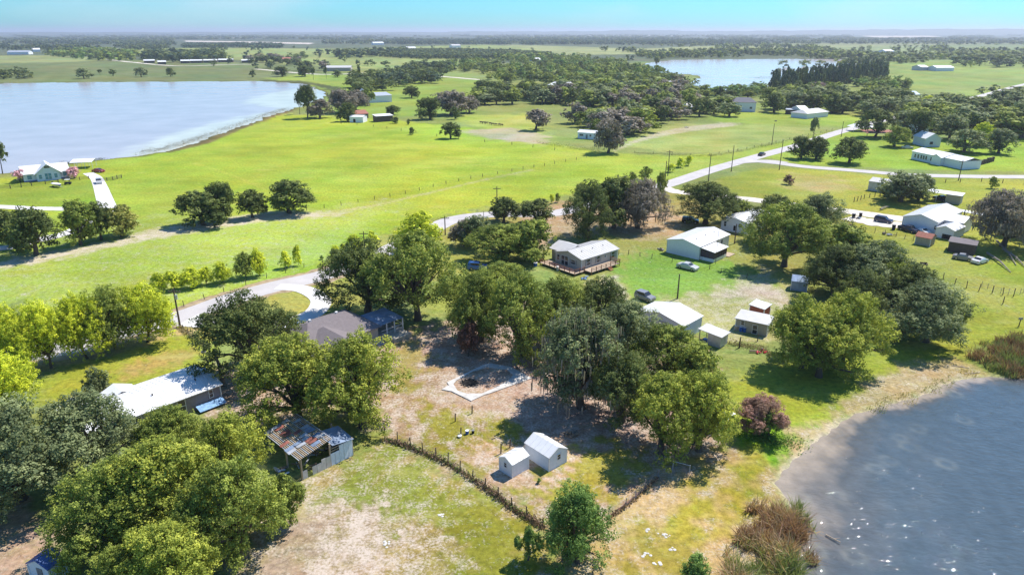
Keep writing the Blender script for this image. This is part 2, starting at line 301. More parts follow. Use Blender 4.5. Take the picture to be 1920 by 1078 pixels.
def build_ground():
    th = np.concatenate([np.radians(np.linspace(-180,-52,40)[:-1]), np.radians(np.linspace(-52,52,620)), np.radians(np.linspace(52,180,40)[1:])])
    r = np.concatenate([[2, 15, 30], np.exp(np.linspace(math.log(46), math.log(420), 330)), np.exp(np.linspace(math.log(424), math.log(42000), 210))])
    T, RR = np.meshgrid(th, r); x = (RR*np.sin(T)).ravel(); y = (RR*np.cos(T)).ravel()
    z = np.zeros_like(x)
    for P, sd in ((LAKE_L,31),(LAKE_R,32),(LAKE_N,33)):
        s = shore(P, x, y, sd); z -= np.clip((s+.8)*.25, 0, 1.5)
    # far ridge on the horizon
    D = np.hypot(x, y); az = np.degrees(np.arctan2(x, y))
    rise = np.clip((D-12500)/2500, 0, 1)*np.clip((20000-D)/5000, 0, 1)
    ridge = 44+ 28*np.exp(-((az-10.5)/3.5)**2)+ 6*np.exp(-((az-2)/9)**2)+ 44*np.clip((az-14)/16, 0, 1)**.8 + 4*np.sin(az*1.7)+3*np.sin(az*4.1+1)
    ridge = np.where(az < -5, 36+4*np.sin(az*1.3), ridge)
    z += np.where(np.abs(az) < 60, rise*rise*(3-2*rise)*ridge, 0)
    C, sand = paint_ground(x, y)
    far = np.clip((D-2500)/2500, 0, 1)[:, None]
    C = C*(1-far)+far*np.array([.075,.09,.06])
    nT, nR = len(th), len(r); i = np.arange(nR-1)[:, None]*nT+np.arange(nT-1)[None, :]
    Fq = np.stack([i, i+1, i+nT+1, i+nT], -1).reshape(-1, 4)[:, ::-1]
    m = bpy.data.materials.new('ground'); m.use_nodes = True; t = m.node_tree; b = t.nodes['Principled BSDF']
    b.inputs['Roughness'].default_value = .95; b.inputs['Specular IOR Level'].default_value = .1
    at = N(t, 'ShaderNodeAttribute', attribute_name='Col'); sa = N(t, 'ShaderNodeAttribute', attribute_name='sand'); g = N(t, 'ShaderNodeNewGeometry')
    def noise(sc, det=6, rough=.6, map_s=None):
        n = N(t, 'ShaderNodeTexNoise'); n.inputs['Scale'].default_value = sc; n.inputs['Detail'].default_value = det; n.inputs['Roughness'].default_value = rough
        if map_s:
            q = N(t, 'ShaderNodeMapping'); q.inputs[3].default_value = map_s; q.inputs[2].default_value = (0, 0, .35); t.links.new(g.outputs['Position'], q.inputs[0]); t.links.new(q.outputs[0], n.inputs[0])
        else: t.links.new(g.outputs['Position'], n.inputs[0])
        return n
    n1 = noise(1.3, 9, .78); n2 = noise(.13, 5, .6, (1, 1.6, 1)); n3 = noise(3.2, 6, .7); n4 = noise(.45, 7, .7)
    def mrange(src, a, bb, c, d):
        q = N(t, 'ShaderNodeMapRange'); q.inputs[1].default_value = a; q.inputs[2].default_value = bb; q.inputs[3].default_value = c; q.inputs[4].default_value = d; t.links.new(src, q.inputs[0]); return q.outputs[0]
    s1 = N(t, 'ShaderNodeVectorMath', operation='SCALE'); t.links.new(at.outputs['Color'], s1.inputs[0]); t.links.new(mrange(n1.outputs[0], .33, .67, .52, 1.42), s1.inputs[3])
    # drier, yellower growth in patches
    my = N(t, 'ShaderNodeMix', data_type='RGBA', blend_type='MULTIPLY'); my.inputs[7].default_value = (1.05, .955, .88, 1); t.links.new(mrange(n2.outputs[0], .45, .62, 0, 1), my.inputs[0]); t.links.new(s1.outputs[0], my.inputs[6])
    mg = N(t, 'ShaderNodeMix', data_type='RGBA', blend_type='MULTIPLY'); mg.inputs[7].default_value = (.72, .88, .75, 1); t.links.new(mrange(n4.outputs[0], .50, .66, 0, .9), mg.inputs[0]); t.links.new(my.outputs[2], mg.inputs[6])
    n7 = noise(.035, 9, .72, (1, 1.5, 1)); m7 = N(t, 'ShaderNodeMix', data_type='RGBA', blend_type='MULTIPLY'); m7.inputs[7].default_value = (.80, .88, .62, 1); t.links.new(mrange(n7.outputs[0], .46, .62, 0, 1), m7.inputs[0]); t.links.new(mg.outputs[2], m7.inputs[6])
    n8 = noise(.09, 8, .7, (1, 2.5, 1)); m8 = N(t, 'ShaderNodeMix', data_type='RGBA'); m8.inputs[7].default_value = (.42, .40, .14, 1); t.links.new(mrange(n8.outputs[0], .56, .72, 0, .5), m8.inputs[0]); t.links.new(m7.outputs[2], m8.inputs[6]); mg = m8
    # bare sand showing through where the 'sand' amount says so
    mixn = N(t, 'ShaderNodeMath', operation='MULTIPLY_ADD'); t.links.new(n3.outputs[0], mixn.inputs[0]); mixn.inputs[1].default_value = .55
    h2 = N(t, 'ShaderNodeMath', operation='MULTIPLY'); t.links.new(n4.outputs[0], h2.inputs[0]); h2.inputs[1].default_value = .45; t.links.new(h2.outputs[0], mixn.inputs[2])
    thr = N(t, 'ShaderNodeMath', operation='MULTIPLY_ADD'); t.links.new(sa.outputs['Fac'], thr.inputs[0]); thr.inputs[1].default_value = .30; thr.inputs[2].default_value = -.635
    sm = N(t, 'ShaderNodeMath', operation='ADD'); t.links.new(mixn.outputs[0], sm.inputs[0]); t.links.new(thr.outputs[0], sm.inputs[1])
    sf = mrange(sm.outputs[0], -.03, .10, 0, .85)
    ms = N(t, 'ShaderNodeMix', data_type='RGBA'); ms.inputs[7].default_value = (.56, .47, .40, 1); t.links.new(sf, ms.inputs[0]); t.links.new(mg.outputs[2], ms.inputs[6])
    t.links.new(ms.outputs[2], b.inputs['Base Color'])
    bp = N(t, 'ShaderNodeBump'); bp.inputs['Strength'].default_value = .55; bp.inputs['Distance'].default_value = .12; t.links.new(n1.outputs[0], bp.inputs['Height']); t.links.new(bp.outputs[0], b.inputs['Normal'])
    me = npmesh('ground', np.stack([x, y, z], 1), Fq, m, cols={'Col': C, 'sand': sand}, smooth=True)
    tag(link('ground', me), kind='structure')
build_ground()

# ------------------------------------------------------------------ water
def water(name, P, seed, zw, cols, rough, bump, res, bscale, spec=.5):
    P = np.array(P); x0, y0 = P.min(0)-6; x1, y1 = P.max(0)+6
    nx, ny = res; x, y = np.meshgrid(np.linspace(x0, x1, nx), np.linspace(y0, y1, ny)); x = x.ravel(); y = y.ravel()
    s = shore(P, x, y, seed)
    C = cols(x, y, s); i = np.arange(ny-1)[:, None]*nx+np.arange(nx-1)[None, :]; Fq = np.stack([i, i+1, i+nx+1, i+nx], -1).reshape(-1, 4)
    keep = (s[Fq] > -4).any(1); Fq = Fq[keep]
    m = bpy.data.materials.new(name); m.use_nodes = True; t = m.node_tree; b = t.nodes['Principled BSDF']
    b.inputs['Roughness'].default_value = rough; b.inputs['IOR'].default_value = 1.33; b.inputs['Specular IOR Level'].default_value = spec
    at = N(t, 'ShaderNodeAttribute', attribute_name='Col'); g = N(t, 'ShaderNodeNewGeometry'); n = N(t, 'ShaderNodeTexNoise'); n.inputs['Scale'].default_value = bscale; n.inputs['Detail'].default_value = 2.5
    q = N(t, 'ShaderNodeMapping'); q.inputs[2].default_value = (0, 0, .8); q.inputs[3].default_value = (1, 2.0, 1); t.links.new(g.outputs['Position'], q.inputs[0]); t.links.new(q.outputs[0], n.inputs[0])
    n2 = N(t, 'ShaderNodeTexNoise'); n2.inputs['Scale'].default_value = .6 if bump > .2 else .05; n2.inputs['Detail'].default_value = 8; t.links.new(g.outputs['Position'], n2.inputs[0])
    mr = N(t, 'ShaderNodeMapRange'); mr.inputs[1].default_value = .3; mr.inputs[2].default_value = .7; mr.inputs[3].default_value = .88 if bump > .2 else .9; mr.inputs[4].default_value = 1.12 if bump > .2 else 1.1; t.links.new(n2.outputs[0], mr.inputs[0])
    sc = N(t, 'ShaderNodeVectorMath', operation='SCALE'); t.links.new(at.outputs['Color'], sc.inputs[0]); t.links.new(mr.outputs[0], sc.inputs[3]); t.links.new(sc.outputs[0], b.inputs['Base Color'])
    bp = N(t, 'ShaderNodeBump'); bp.inputs['Strength'].default_value = bump; bp.inputs['Distance'].default_value = .13 if bump > .5 else .1; t.links.new(n.outputs[0], bp.inputs['Height'])
    t.links.new(bp.outputs[0], b.inputs['Normal'])
    me = npmesh(name, np.stack([x, y, np.full_like(x, zw)], 1), Fq, m, cols={'Col': C}, smooth=True)
    tag(link(name, me), kind='structure')
def near_cols(x, y, s):
    deep = np.array([.066,.092,.112]); mid = np.array([.105,.100,.095]); shal = np.array([.31,.26,.205])
    sx, sy = G(1520, 930); k = np.exp(-((x-sx-2)**2+(y-sy)**2)/14**2)
    w = 1.2+4.5*k; e = s+.8*wn(x, y, .35, 5)+.5*wn(x, y, 1.1, 6)+.25*wn(x, y, 3, 7)
    a = np.clip(1-e/w, 0, 1)[:, None]; b2 = np.clip(1-e/(w*2.3), 0, 1)[:, None]
    C = deep*(1-b2)+mid*b2; C = C*(1-a)+shal*a
    # round bare fish beds on the lake floor
    for px, py, r in ((1643,877,1.5),(1667,862,1.5),(1570,929,1.5),(1530,1031,1.5),(1603,1040,1.7),(1502,930,1.3),(1705,835,1.8),(1775,868,1.6),(1525,1062,1.4),(1722,802,1.5),(1808,786,1.5),(1688,820,1.3),(1790,738,1.5)):
        cx, cy = G(px, py); d = np.hypot(x-cx, y-cy); q = (np.exp(-((d-r*.6)/.42)**2)*.13*(1+.6*wn(x, y, 1.5, 12)))[:, None]; C = C*(1-q)+np.array([.30,.31,.26])*q
    for px, py, rr in ((1700,830,5),(1640,900,7),(1600,960,6)):
        cx, cy = G(px, py); q = (np.exp(-((x-cx)**2+((y-cy)*1.2)**2)/rr**2)*.06*(1+.8*wn(x, y, .9, 9)))[:, None]; C = C*(1-q)+np.array([.27,.26,.23])*q
    return np.clip(C, .02, .6)
water('near_lake', [p if p[0] < 140 else p for p in [(min(a, 150), b) for a, b in LAKE_N]], 33, -.12, near_cols, .03, 1.0, (420, 420), .95, .45)
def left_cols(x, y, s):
    C = np.tile(np.array([.41,.375,.37]), (len(x), 1)); lily = np.array(GP([(225,288),(300,255),(400,226),(480,204),(420,193),(500,176),(560,165),(600,165),(640,185),(520,240),(400,280),(300,310)]))  # lilac base has the white cloud reflection painted in; lily fringe is its own colour
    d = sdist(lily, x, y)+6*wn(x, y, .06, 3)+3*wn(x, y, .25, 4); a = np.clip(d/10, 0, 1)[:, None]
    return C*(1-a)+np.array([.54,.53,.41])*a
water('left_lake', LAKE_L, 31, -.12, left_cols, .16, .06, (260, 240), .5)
def right_cols(x, y, s): return np.tile(np.array([.52,.44,.42]), (len(x), 1))  # pale base colour with the cloud reflection painted in
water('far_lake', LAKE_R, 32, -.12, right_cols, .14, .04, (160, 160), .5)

# ------------------------------------------------------------------ roads, drives, worn tracks
def smooth(P, n=6):
    P = [Vector(p) for p in P]; P = [2*P[0]-P[1]]+P+[2*P[-1]-P[-2]]; o = []
    for i in range(1, len(P)-2):
        for k in range(n):
            t = k/n; a, b, c, d = P[i-1:i+3]
            o.append(.5*((2*b)+(c-a)*t+(2*a-5*b+4*c-d)*t*t+(3*b-a-3*c+d)*t**3))
    o.append(P[-2]); return o
def strip(name, pts, w, m, z, rag=.12, seed=1):
    P = smooth([G(*p) for p in pts], 8); V = []; Fs = []; rr = random.Random(seed)
    for i, p in enumerate(P):
        d = (P[min(i+1, len(P)-1)]-P[max(i-1, 0)]).normalized(); n = Vector((-d.y, d.x)); ww = w[0]+(w[1]-w[0])*i/(len(P)-1) if isinstance(w, tuple) else w
        a = p+n*(ww/2+rr.uniform(-rag, rag)); b = p-n*(ww/2+rr.uniform(-rag, rag)); V += [(a.x, a.y, z), (p.x, p.y, z+.03), (b.x, b.y, z)]
        if i: k = 3*i; Fs += [(k-3, k, k+1, k-2), (k-2, k+1, k+2, k-1)]
    tag(link(name, npmesh(name, V, Fs, m)), kind='structure')
road_m = mat('sun_bleached_asphalt', (.46,.43,.415), .85, noise=.10, scale=.25); sand_m = mat('pale_sand_drive', (.60,.54,.46), .95, noise=.15, scale=.5)
conc_m = mat('pale_concrete_drive', (.62,.60,.58), .9, noise=.06, scale=.5); verge_m = mat('dry_verge', (.33,.25,.15), .95, noise=.3, scale=.8)
main = [(-420,730),(-150,688),(110,655),(230,622),(345,592),(430,562),(520,536),(610,515),(700,482),(790,440),(850,412),(930,402),(1040,400),(1130,378),(1245,348),(1330,320),(1420,294),(1500,272),(1560,252),(1610,238),(1680,220),(1760,200),(1840,180),(1915,160),(1990,145)]
strip('road_verge', [(x, y) for x, y in main[1:9]], 9.5, verge_m, .012, .6, 3)
strip('road', main, 6.4, road_m, .03, .05)
strip('side_road', [(1400,301),(1455,306),(1510,313),(1600,320),(1700,328),(1800,331),(1920,332),(2100,331)], 6.2, road_m, .07, .05)
strip('junction_flare', [(1370,308),(1400,304),(1440,303),(1470,307)], (3, 8), road_m, .10, .05)
strip('loop_driveway', [(352,600),(385,604),(430,606)], (6, 4), conc_m, .07)
strip('house_driveway', [(520,538),(562,541),(590,552),(602,566),(590,586),(560,600),(520,612)], (3.4,4.6), conc_m, .07, .03)
strip('lake_house_driveway', [(165,325),(180,334),(188,350),(195,370),(203,392)], (3.5,5), conc_m, .06, .03)
strip('farm_track', [(-200,380),(0,388),(60,391),(115,392),(170,394),(210,398)], 4, conc_m, .05)
strip('dirt_lane', [(-200,480),(0,466),(60,453),(130,436),(160,420),(200,395)], 4.5, conc_m, .05)
strip('yard_driveway', [(1243,352),(1270,360),(1330,366),(1420,376),(1500,386),(1590,397),(1640,404),(1700,412)], (5,7), sand_m, .05, .3)
strip('parking_patch', [(1590,408),(1640,418),(1700,424)], (7,8), sand_m, .08, .6)
strip('far_road', [(480,130),(600,140),(700,137),(790,141),(900,150)], 8, sand_m, .05, 1)
strip('far_farm_road', [(200,112),(245,117),(330,124),(420,122),(480,121)], 9, sand_m, .05, 1)

# ------------------------------------------------------------------ foliage
def quads(c, nrm, size, r, asp=.75):
    n = len(c); up = r.normal(size=(n, 3)); nrm = nrm/np.linalg.norm(nrm, axis=1, keepdims=True)
    t = np.cross(nrm, up); t /= np.linalg.norm(t, axis=1, keepdims=True)+1e-9; b = np.cross(nrm, t); s = size[:, None]*.5
    V = np.stack([c-t*s*.55-b*s*asp*.2, c+b*s*asp*-.9+t*s*.1, c+t*s+b*s*asp*.3, c-t*s*.15+b*s*asp], 1).reshape(-1, 3)
    return V, np.arange(4*n).reshape(-1, 4)
def crown_arrays(seed, nl, ns, nleaf, leaf, z0=.28, rl=(.13,.2), rs=.045, asp=1.35, shape='round', zpow=1.0):
    r = np.random.default_rng(seed); zc, hz = (z0+1)/2, (1-z0)/2
    R1 = r.uniform(*rl, nl); t = r.uniform(0, 1, nl)**(.85 if z0 < .2 else 1.0); az = r.uniform(0, 6.283, nl)
    lob = 1+.16*np.sin(az*2+r.uniform(0, 6))+.12*np.sin(az*3+r.uniform(0, 6))       # uneven outline
    prof = (1-t**2.3)**.5*(.74+.26*np.minimum(1, t*3.5)); rad = (.54-R1)*prof*lob*np.where(r.uniform(size=nl) < .62, r.uniform(.82, 1.0, nl), r.uniform(.1, .8, nl))
    top = 1-R1*.75*asp*.8; c = np.stack([np.cos(az)*rad, np.sin(az)*rad, z0+R1*.5+(top-z0-R1*.5)*t*r.uniform(.9, 1, nl)], 1)
    if shape == 'cone':
        c[:, 2] = z0+(1-z0)*r.uniform(0, 1, nl)**1.25; k = (1-(c[:,2]-z0)/(1-z0))**.75*.42+.04; a = r.uniform(0, 6.28, nl); c[:,0] = np.cos(a)*k*.7; c[:,1] = np.sin(a)*k*.7; R1 = R1*.75
    if shape == 'layer': c[:, 2] = np.round(c[:, 2]*5)/5
    tone_l = r.uniform(.62, 1.3, nl)
    li = r.choice(nl, ns, p=R1**2/np.sum(R1**2)); e = r.normal(size=(ns, 3)); e[:, 2] += .35; e /= np.linalg.norm(e, axis=1, keepdims=True)
    sc = c[li]+e*(R1[li]*r.uniform(.6, 1.05, ns))[:, None]*np.array([1, 1, 1.0*asp*.8])
    tone_s = tone_l[li]*r.uniform(.8, 1.2, ns); n = ns*nleaf; si = np.repeat(np.arange(ns), nleaf)
    f = r.normal(size=(n, 3)); f[:, 2] += .3; f /= np.linalg.norm(f, axis=1, keepdims=True)
    p = sc[si]+f*(rs*r.uniform(.3, 1.15, n)**.6)[:, None]*np.array([1, 1, asp*.75])
    nrm = f*.8+e[si]*.5+r.normal(size=(n, 3))*(.55 if leaf < .03 else .4 if leaf < .06 else .22); nrm[:, 2] += .25
    V, Fq = quads(p, nrm, leaf*r.uniform(.6, 1.35, n), r); V[:, 2] = np.clip(V[:, 2], .01, 1.02)
    tn = np.repeat(tone_s[si]*r.uniform(.75, 1.25, n), 4)
    # large inner leaf quads added in every lobe to block sun and darken crowns
    k, qs, sp_ = (60, .24, .30) if leaf < .03 else (22, .40, .32) if leaf < .06 else (12, .6, .33)
    ci = np.repeat(np.arange(nl), k); pin = c[ci]+r.normal(size=(nl*k, 3))*(R1[ci]*sp_)[:, None]; Vi, Fi = quads(pin, r.normal(size=(nl*k, 3)), R1[ci]*r.uniform(.8, 1.3, nl*k)*qs, r); Vi[:, 2] = np.clip(Vi[:, 2], .02, .97)
    return np.concatenate([V, Vi]), np.concatenate([Fq, Fi+len(V)]), np.concatenate([tn, np.repeat(tone_l[ci]*.9, 4)]), c
def trunk_mesh(name, seed, c, z0, r0, m, nlimb=9, lean=.05, multi=1):
    b = MB(); q = random.Random(seed)
    for k in range(multi):
        fx, fy = q.uniform(-lean, lean), q.uniform(-lean, lean); fz = max(z0*.8, .2)*q.uniform(.8, 1.1); bx, by = (q.uniform(-.02,.02), q.uniform(-.02,.02)) if multi > 1 else (0, 0)
        b.tube((bx, by, -.01), (bx+fx*.5, by+fy*.5, fz*.5), r0*1.35, r0, 8); b.tube((bx+fx*.5, by+fy*.5, fz*.5), (bx+fx, by+fy, fz), r0, r0*.85, 8)
        idx = q.sample(range(len(c)), min(nlimb, len(c)))
        for i in idx:
            t = c[i]; mx, my, mz = (fx+t[0])*.5+q.uniform(-.03,.03), (fy+t[1])*.5+q.uniform(-.03,.03), fz+(t[2]-fz)*.62
            b.tube((bx+fx, by+fy, fz*.97), (mx, my, mz), r0*.55, r0*.33, 6); b.tube((mx, my, mz), tuple(t), r0*.33, r0*.1, 5)
            b.tube((mx, my, mz), (t[0]+q.uniform(-.1,.1), t[1]+q.uniform(-.1,.1), t[2]*q.uniform(.85,1.0)), r0*.2, r0*.06, 4)
    return b.mesh(name, m)
TPL = {}
def tpl(kind, lod, v):
    key = (kind, lod, v)
    if key in TPL: return TPL[key]
    z0 = {'oak': .08, 'mossy': .14, 'young': .10, 'shrub': .03, 'bushy': .03, 'cedar': .05, 'tall': .4, 'open': .24, 'flower': .15}[kind]
    rlr = {'oak': (.085,.15), 'mossy': (.09,.15), 'young': (.14,.22), 'shrub': (.14,.22), 'bushy': (.10,.16), 'cedar': (.10,.16), 'tall': (.13,.2), 'open': (.08,.14), 'flower': (.13,.19)}[kind]
    shape = 'cone' if kind == 'cedar' else 'round'
    nl, ns, nf, lf, rs = {'near': (60, 1040, 30, .0185, .032), 'mid': (34, 330, 22, .044, .052), 'far': (15, 95, 13, .085, .075), 'tiny': (8, 12, 9, .22, .13)}[lod]
    if lod == 'mid' and kind in ('oak', 'mossy'): rlr = (.11, .18)
    if lod == 'far' and kind != 'cedar': rlr = (.14, .22)
    if kind == 'open': nl = int(nl*.8)
    if kind == 'young' and lod == 'near': nl = 40
    seed = sum(ord(ch) for ch in kind)*31+v*7+len(lod)
    V, Fq, tone, c = crown_arrays(seed, nl, ns, nf, lf, z0, rlr, rs, shape=shape)
    crown = npmesh('crown_mesh', V, Fq, M['leaf'], tone)
    tr = trunk_mesh('trunk_mesh', seed+3, c, max(z0, .12), {'oak': .035, 'mossy': .035, 'cedar': .02, 'shrub': .02, 'young': .018, 'open': .03}.get(kind, .025), M['bark'], {'near': 22, 'mid': 12, 'far': 6, 'tiny': 2}[lod], multi=2 if kind in ('shrub', 'flower', 'bushy') else 1)
    moss = None
    if kind == 'mossy':
        r = np.random.default_rng(seed+9); n = {'near': 1900, 'mid': 700, 'far': 130, 'tiny': 40}[lod]; ci = r.integers(0, len(c), n)
        p = c[ci]+r.normal(size=(n, 3))*np.array([.07,.07,.05]); ln = r.uniform(.03, .12, n); w = {'near': .006, 'mid': .012, 'far': .03, 'tiny': .06}[lod]*r.uniform(.6, 1.6, n)
        a = r.uniform(0, 3.14, n); t = np.stack([np.cos(a), np.sin(a), 0*a], 1)*w[:, None]; dn = np.stack([0*ln, 0*ln, -ln], 1)
        Vm = np.stack([p-t, p+t, p+t*.4+dn, p-t*.5+dn*.9], 1).reshape(-1, 3); Vm[:, 2] = np.maximum(Vm[:, 2], .12)
        moss = npmesh('moss_mesh', Vm, np.arange(4*n).reshape(-1, 4), M['moss'], np.repeat(r.uniform(.7, 1.3, n), 4))
    TPL[key] = (crown, tr, moss); return TPL[key]
TINT = {'dark': (.140,.175,.050), 'mid': (.245,.295,.058), 'bright': (.350,.390,.065), 'lime': (.56,.62,.050), 'grey': (.225,.265,.120), 'olive': (.27,.275,.07),
        'mauve': (.28,.245,.20), 'deep': (.075,.115,.060), 'red': (.25,.15,.11), 'pink': (.75,.44,.50), 'straw': (.5,.4,.25), 'fresh': (.19,.29,.07)}
NAMES = {'bushy': ('bushy_tree', 'tree'), 'oak': ('oak_tree', 'tree'), 'mossy': ('mossy_oak_tree', 'tree'), 'young': ('young_tree', 'tree'), 'shrub': ('shrub', 'shrub'), 'cedar': ('cedar_tree', 'tree'), 'tall': ('tall_tree', 'tree'), 'open': ('open_crowned_tree', 'tree'), 'flower': ('crape_myrtle', 'tree')}
tcount = 0
def tree(xb, yb, wpx, top, kind, tint, label, group=None, lod=None, squash=1.0, rot=None):
    """xb,yb: foot of the trunk; wpx: crown width; top: crown top, all measured in the photo"""
    global tcount; tcount += 1
    x, y = G(xb, yb); d = depth(x, y, 3); w = wpx*d/F*(1.12 if wpx > 95 else 1.22); h = max(height_to(x, y, top), .4)
    lod = lod or ('near' if wpx > 95 else 'mid' if wpx > 26 else 'far')
    nv = {'near': 3 if kind in ('oak',) else 2, 'mid': 4, 'far': 4}[lod]
    cr_, tr_, ms = tpl(kind, lod, tcount % nv)
    nm, cat = NAMES[kind]; root = empty(nm, (x, y, -.05), R.uniform(0, 6.28) if rot is None else rot, label, cat, group); root.scale = (w, w*squash, h)
    c = TINT[tint] if isinstance(tint, str) else tint; k = R.uniform(.92, 1.08)
    link('trunk', tr_, root); link('crown', cr_, root, tuple(v*k for v in c))
    if ms: tag(link('moss', ms, root, (.24,.215,.185)), kind='stuff')
    return root
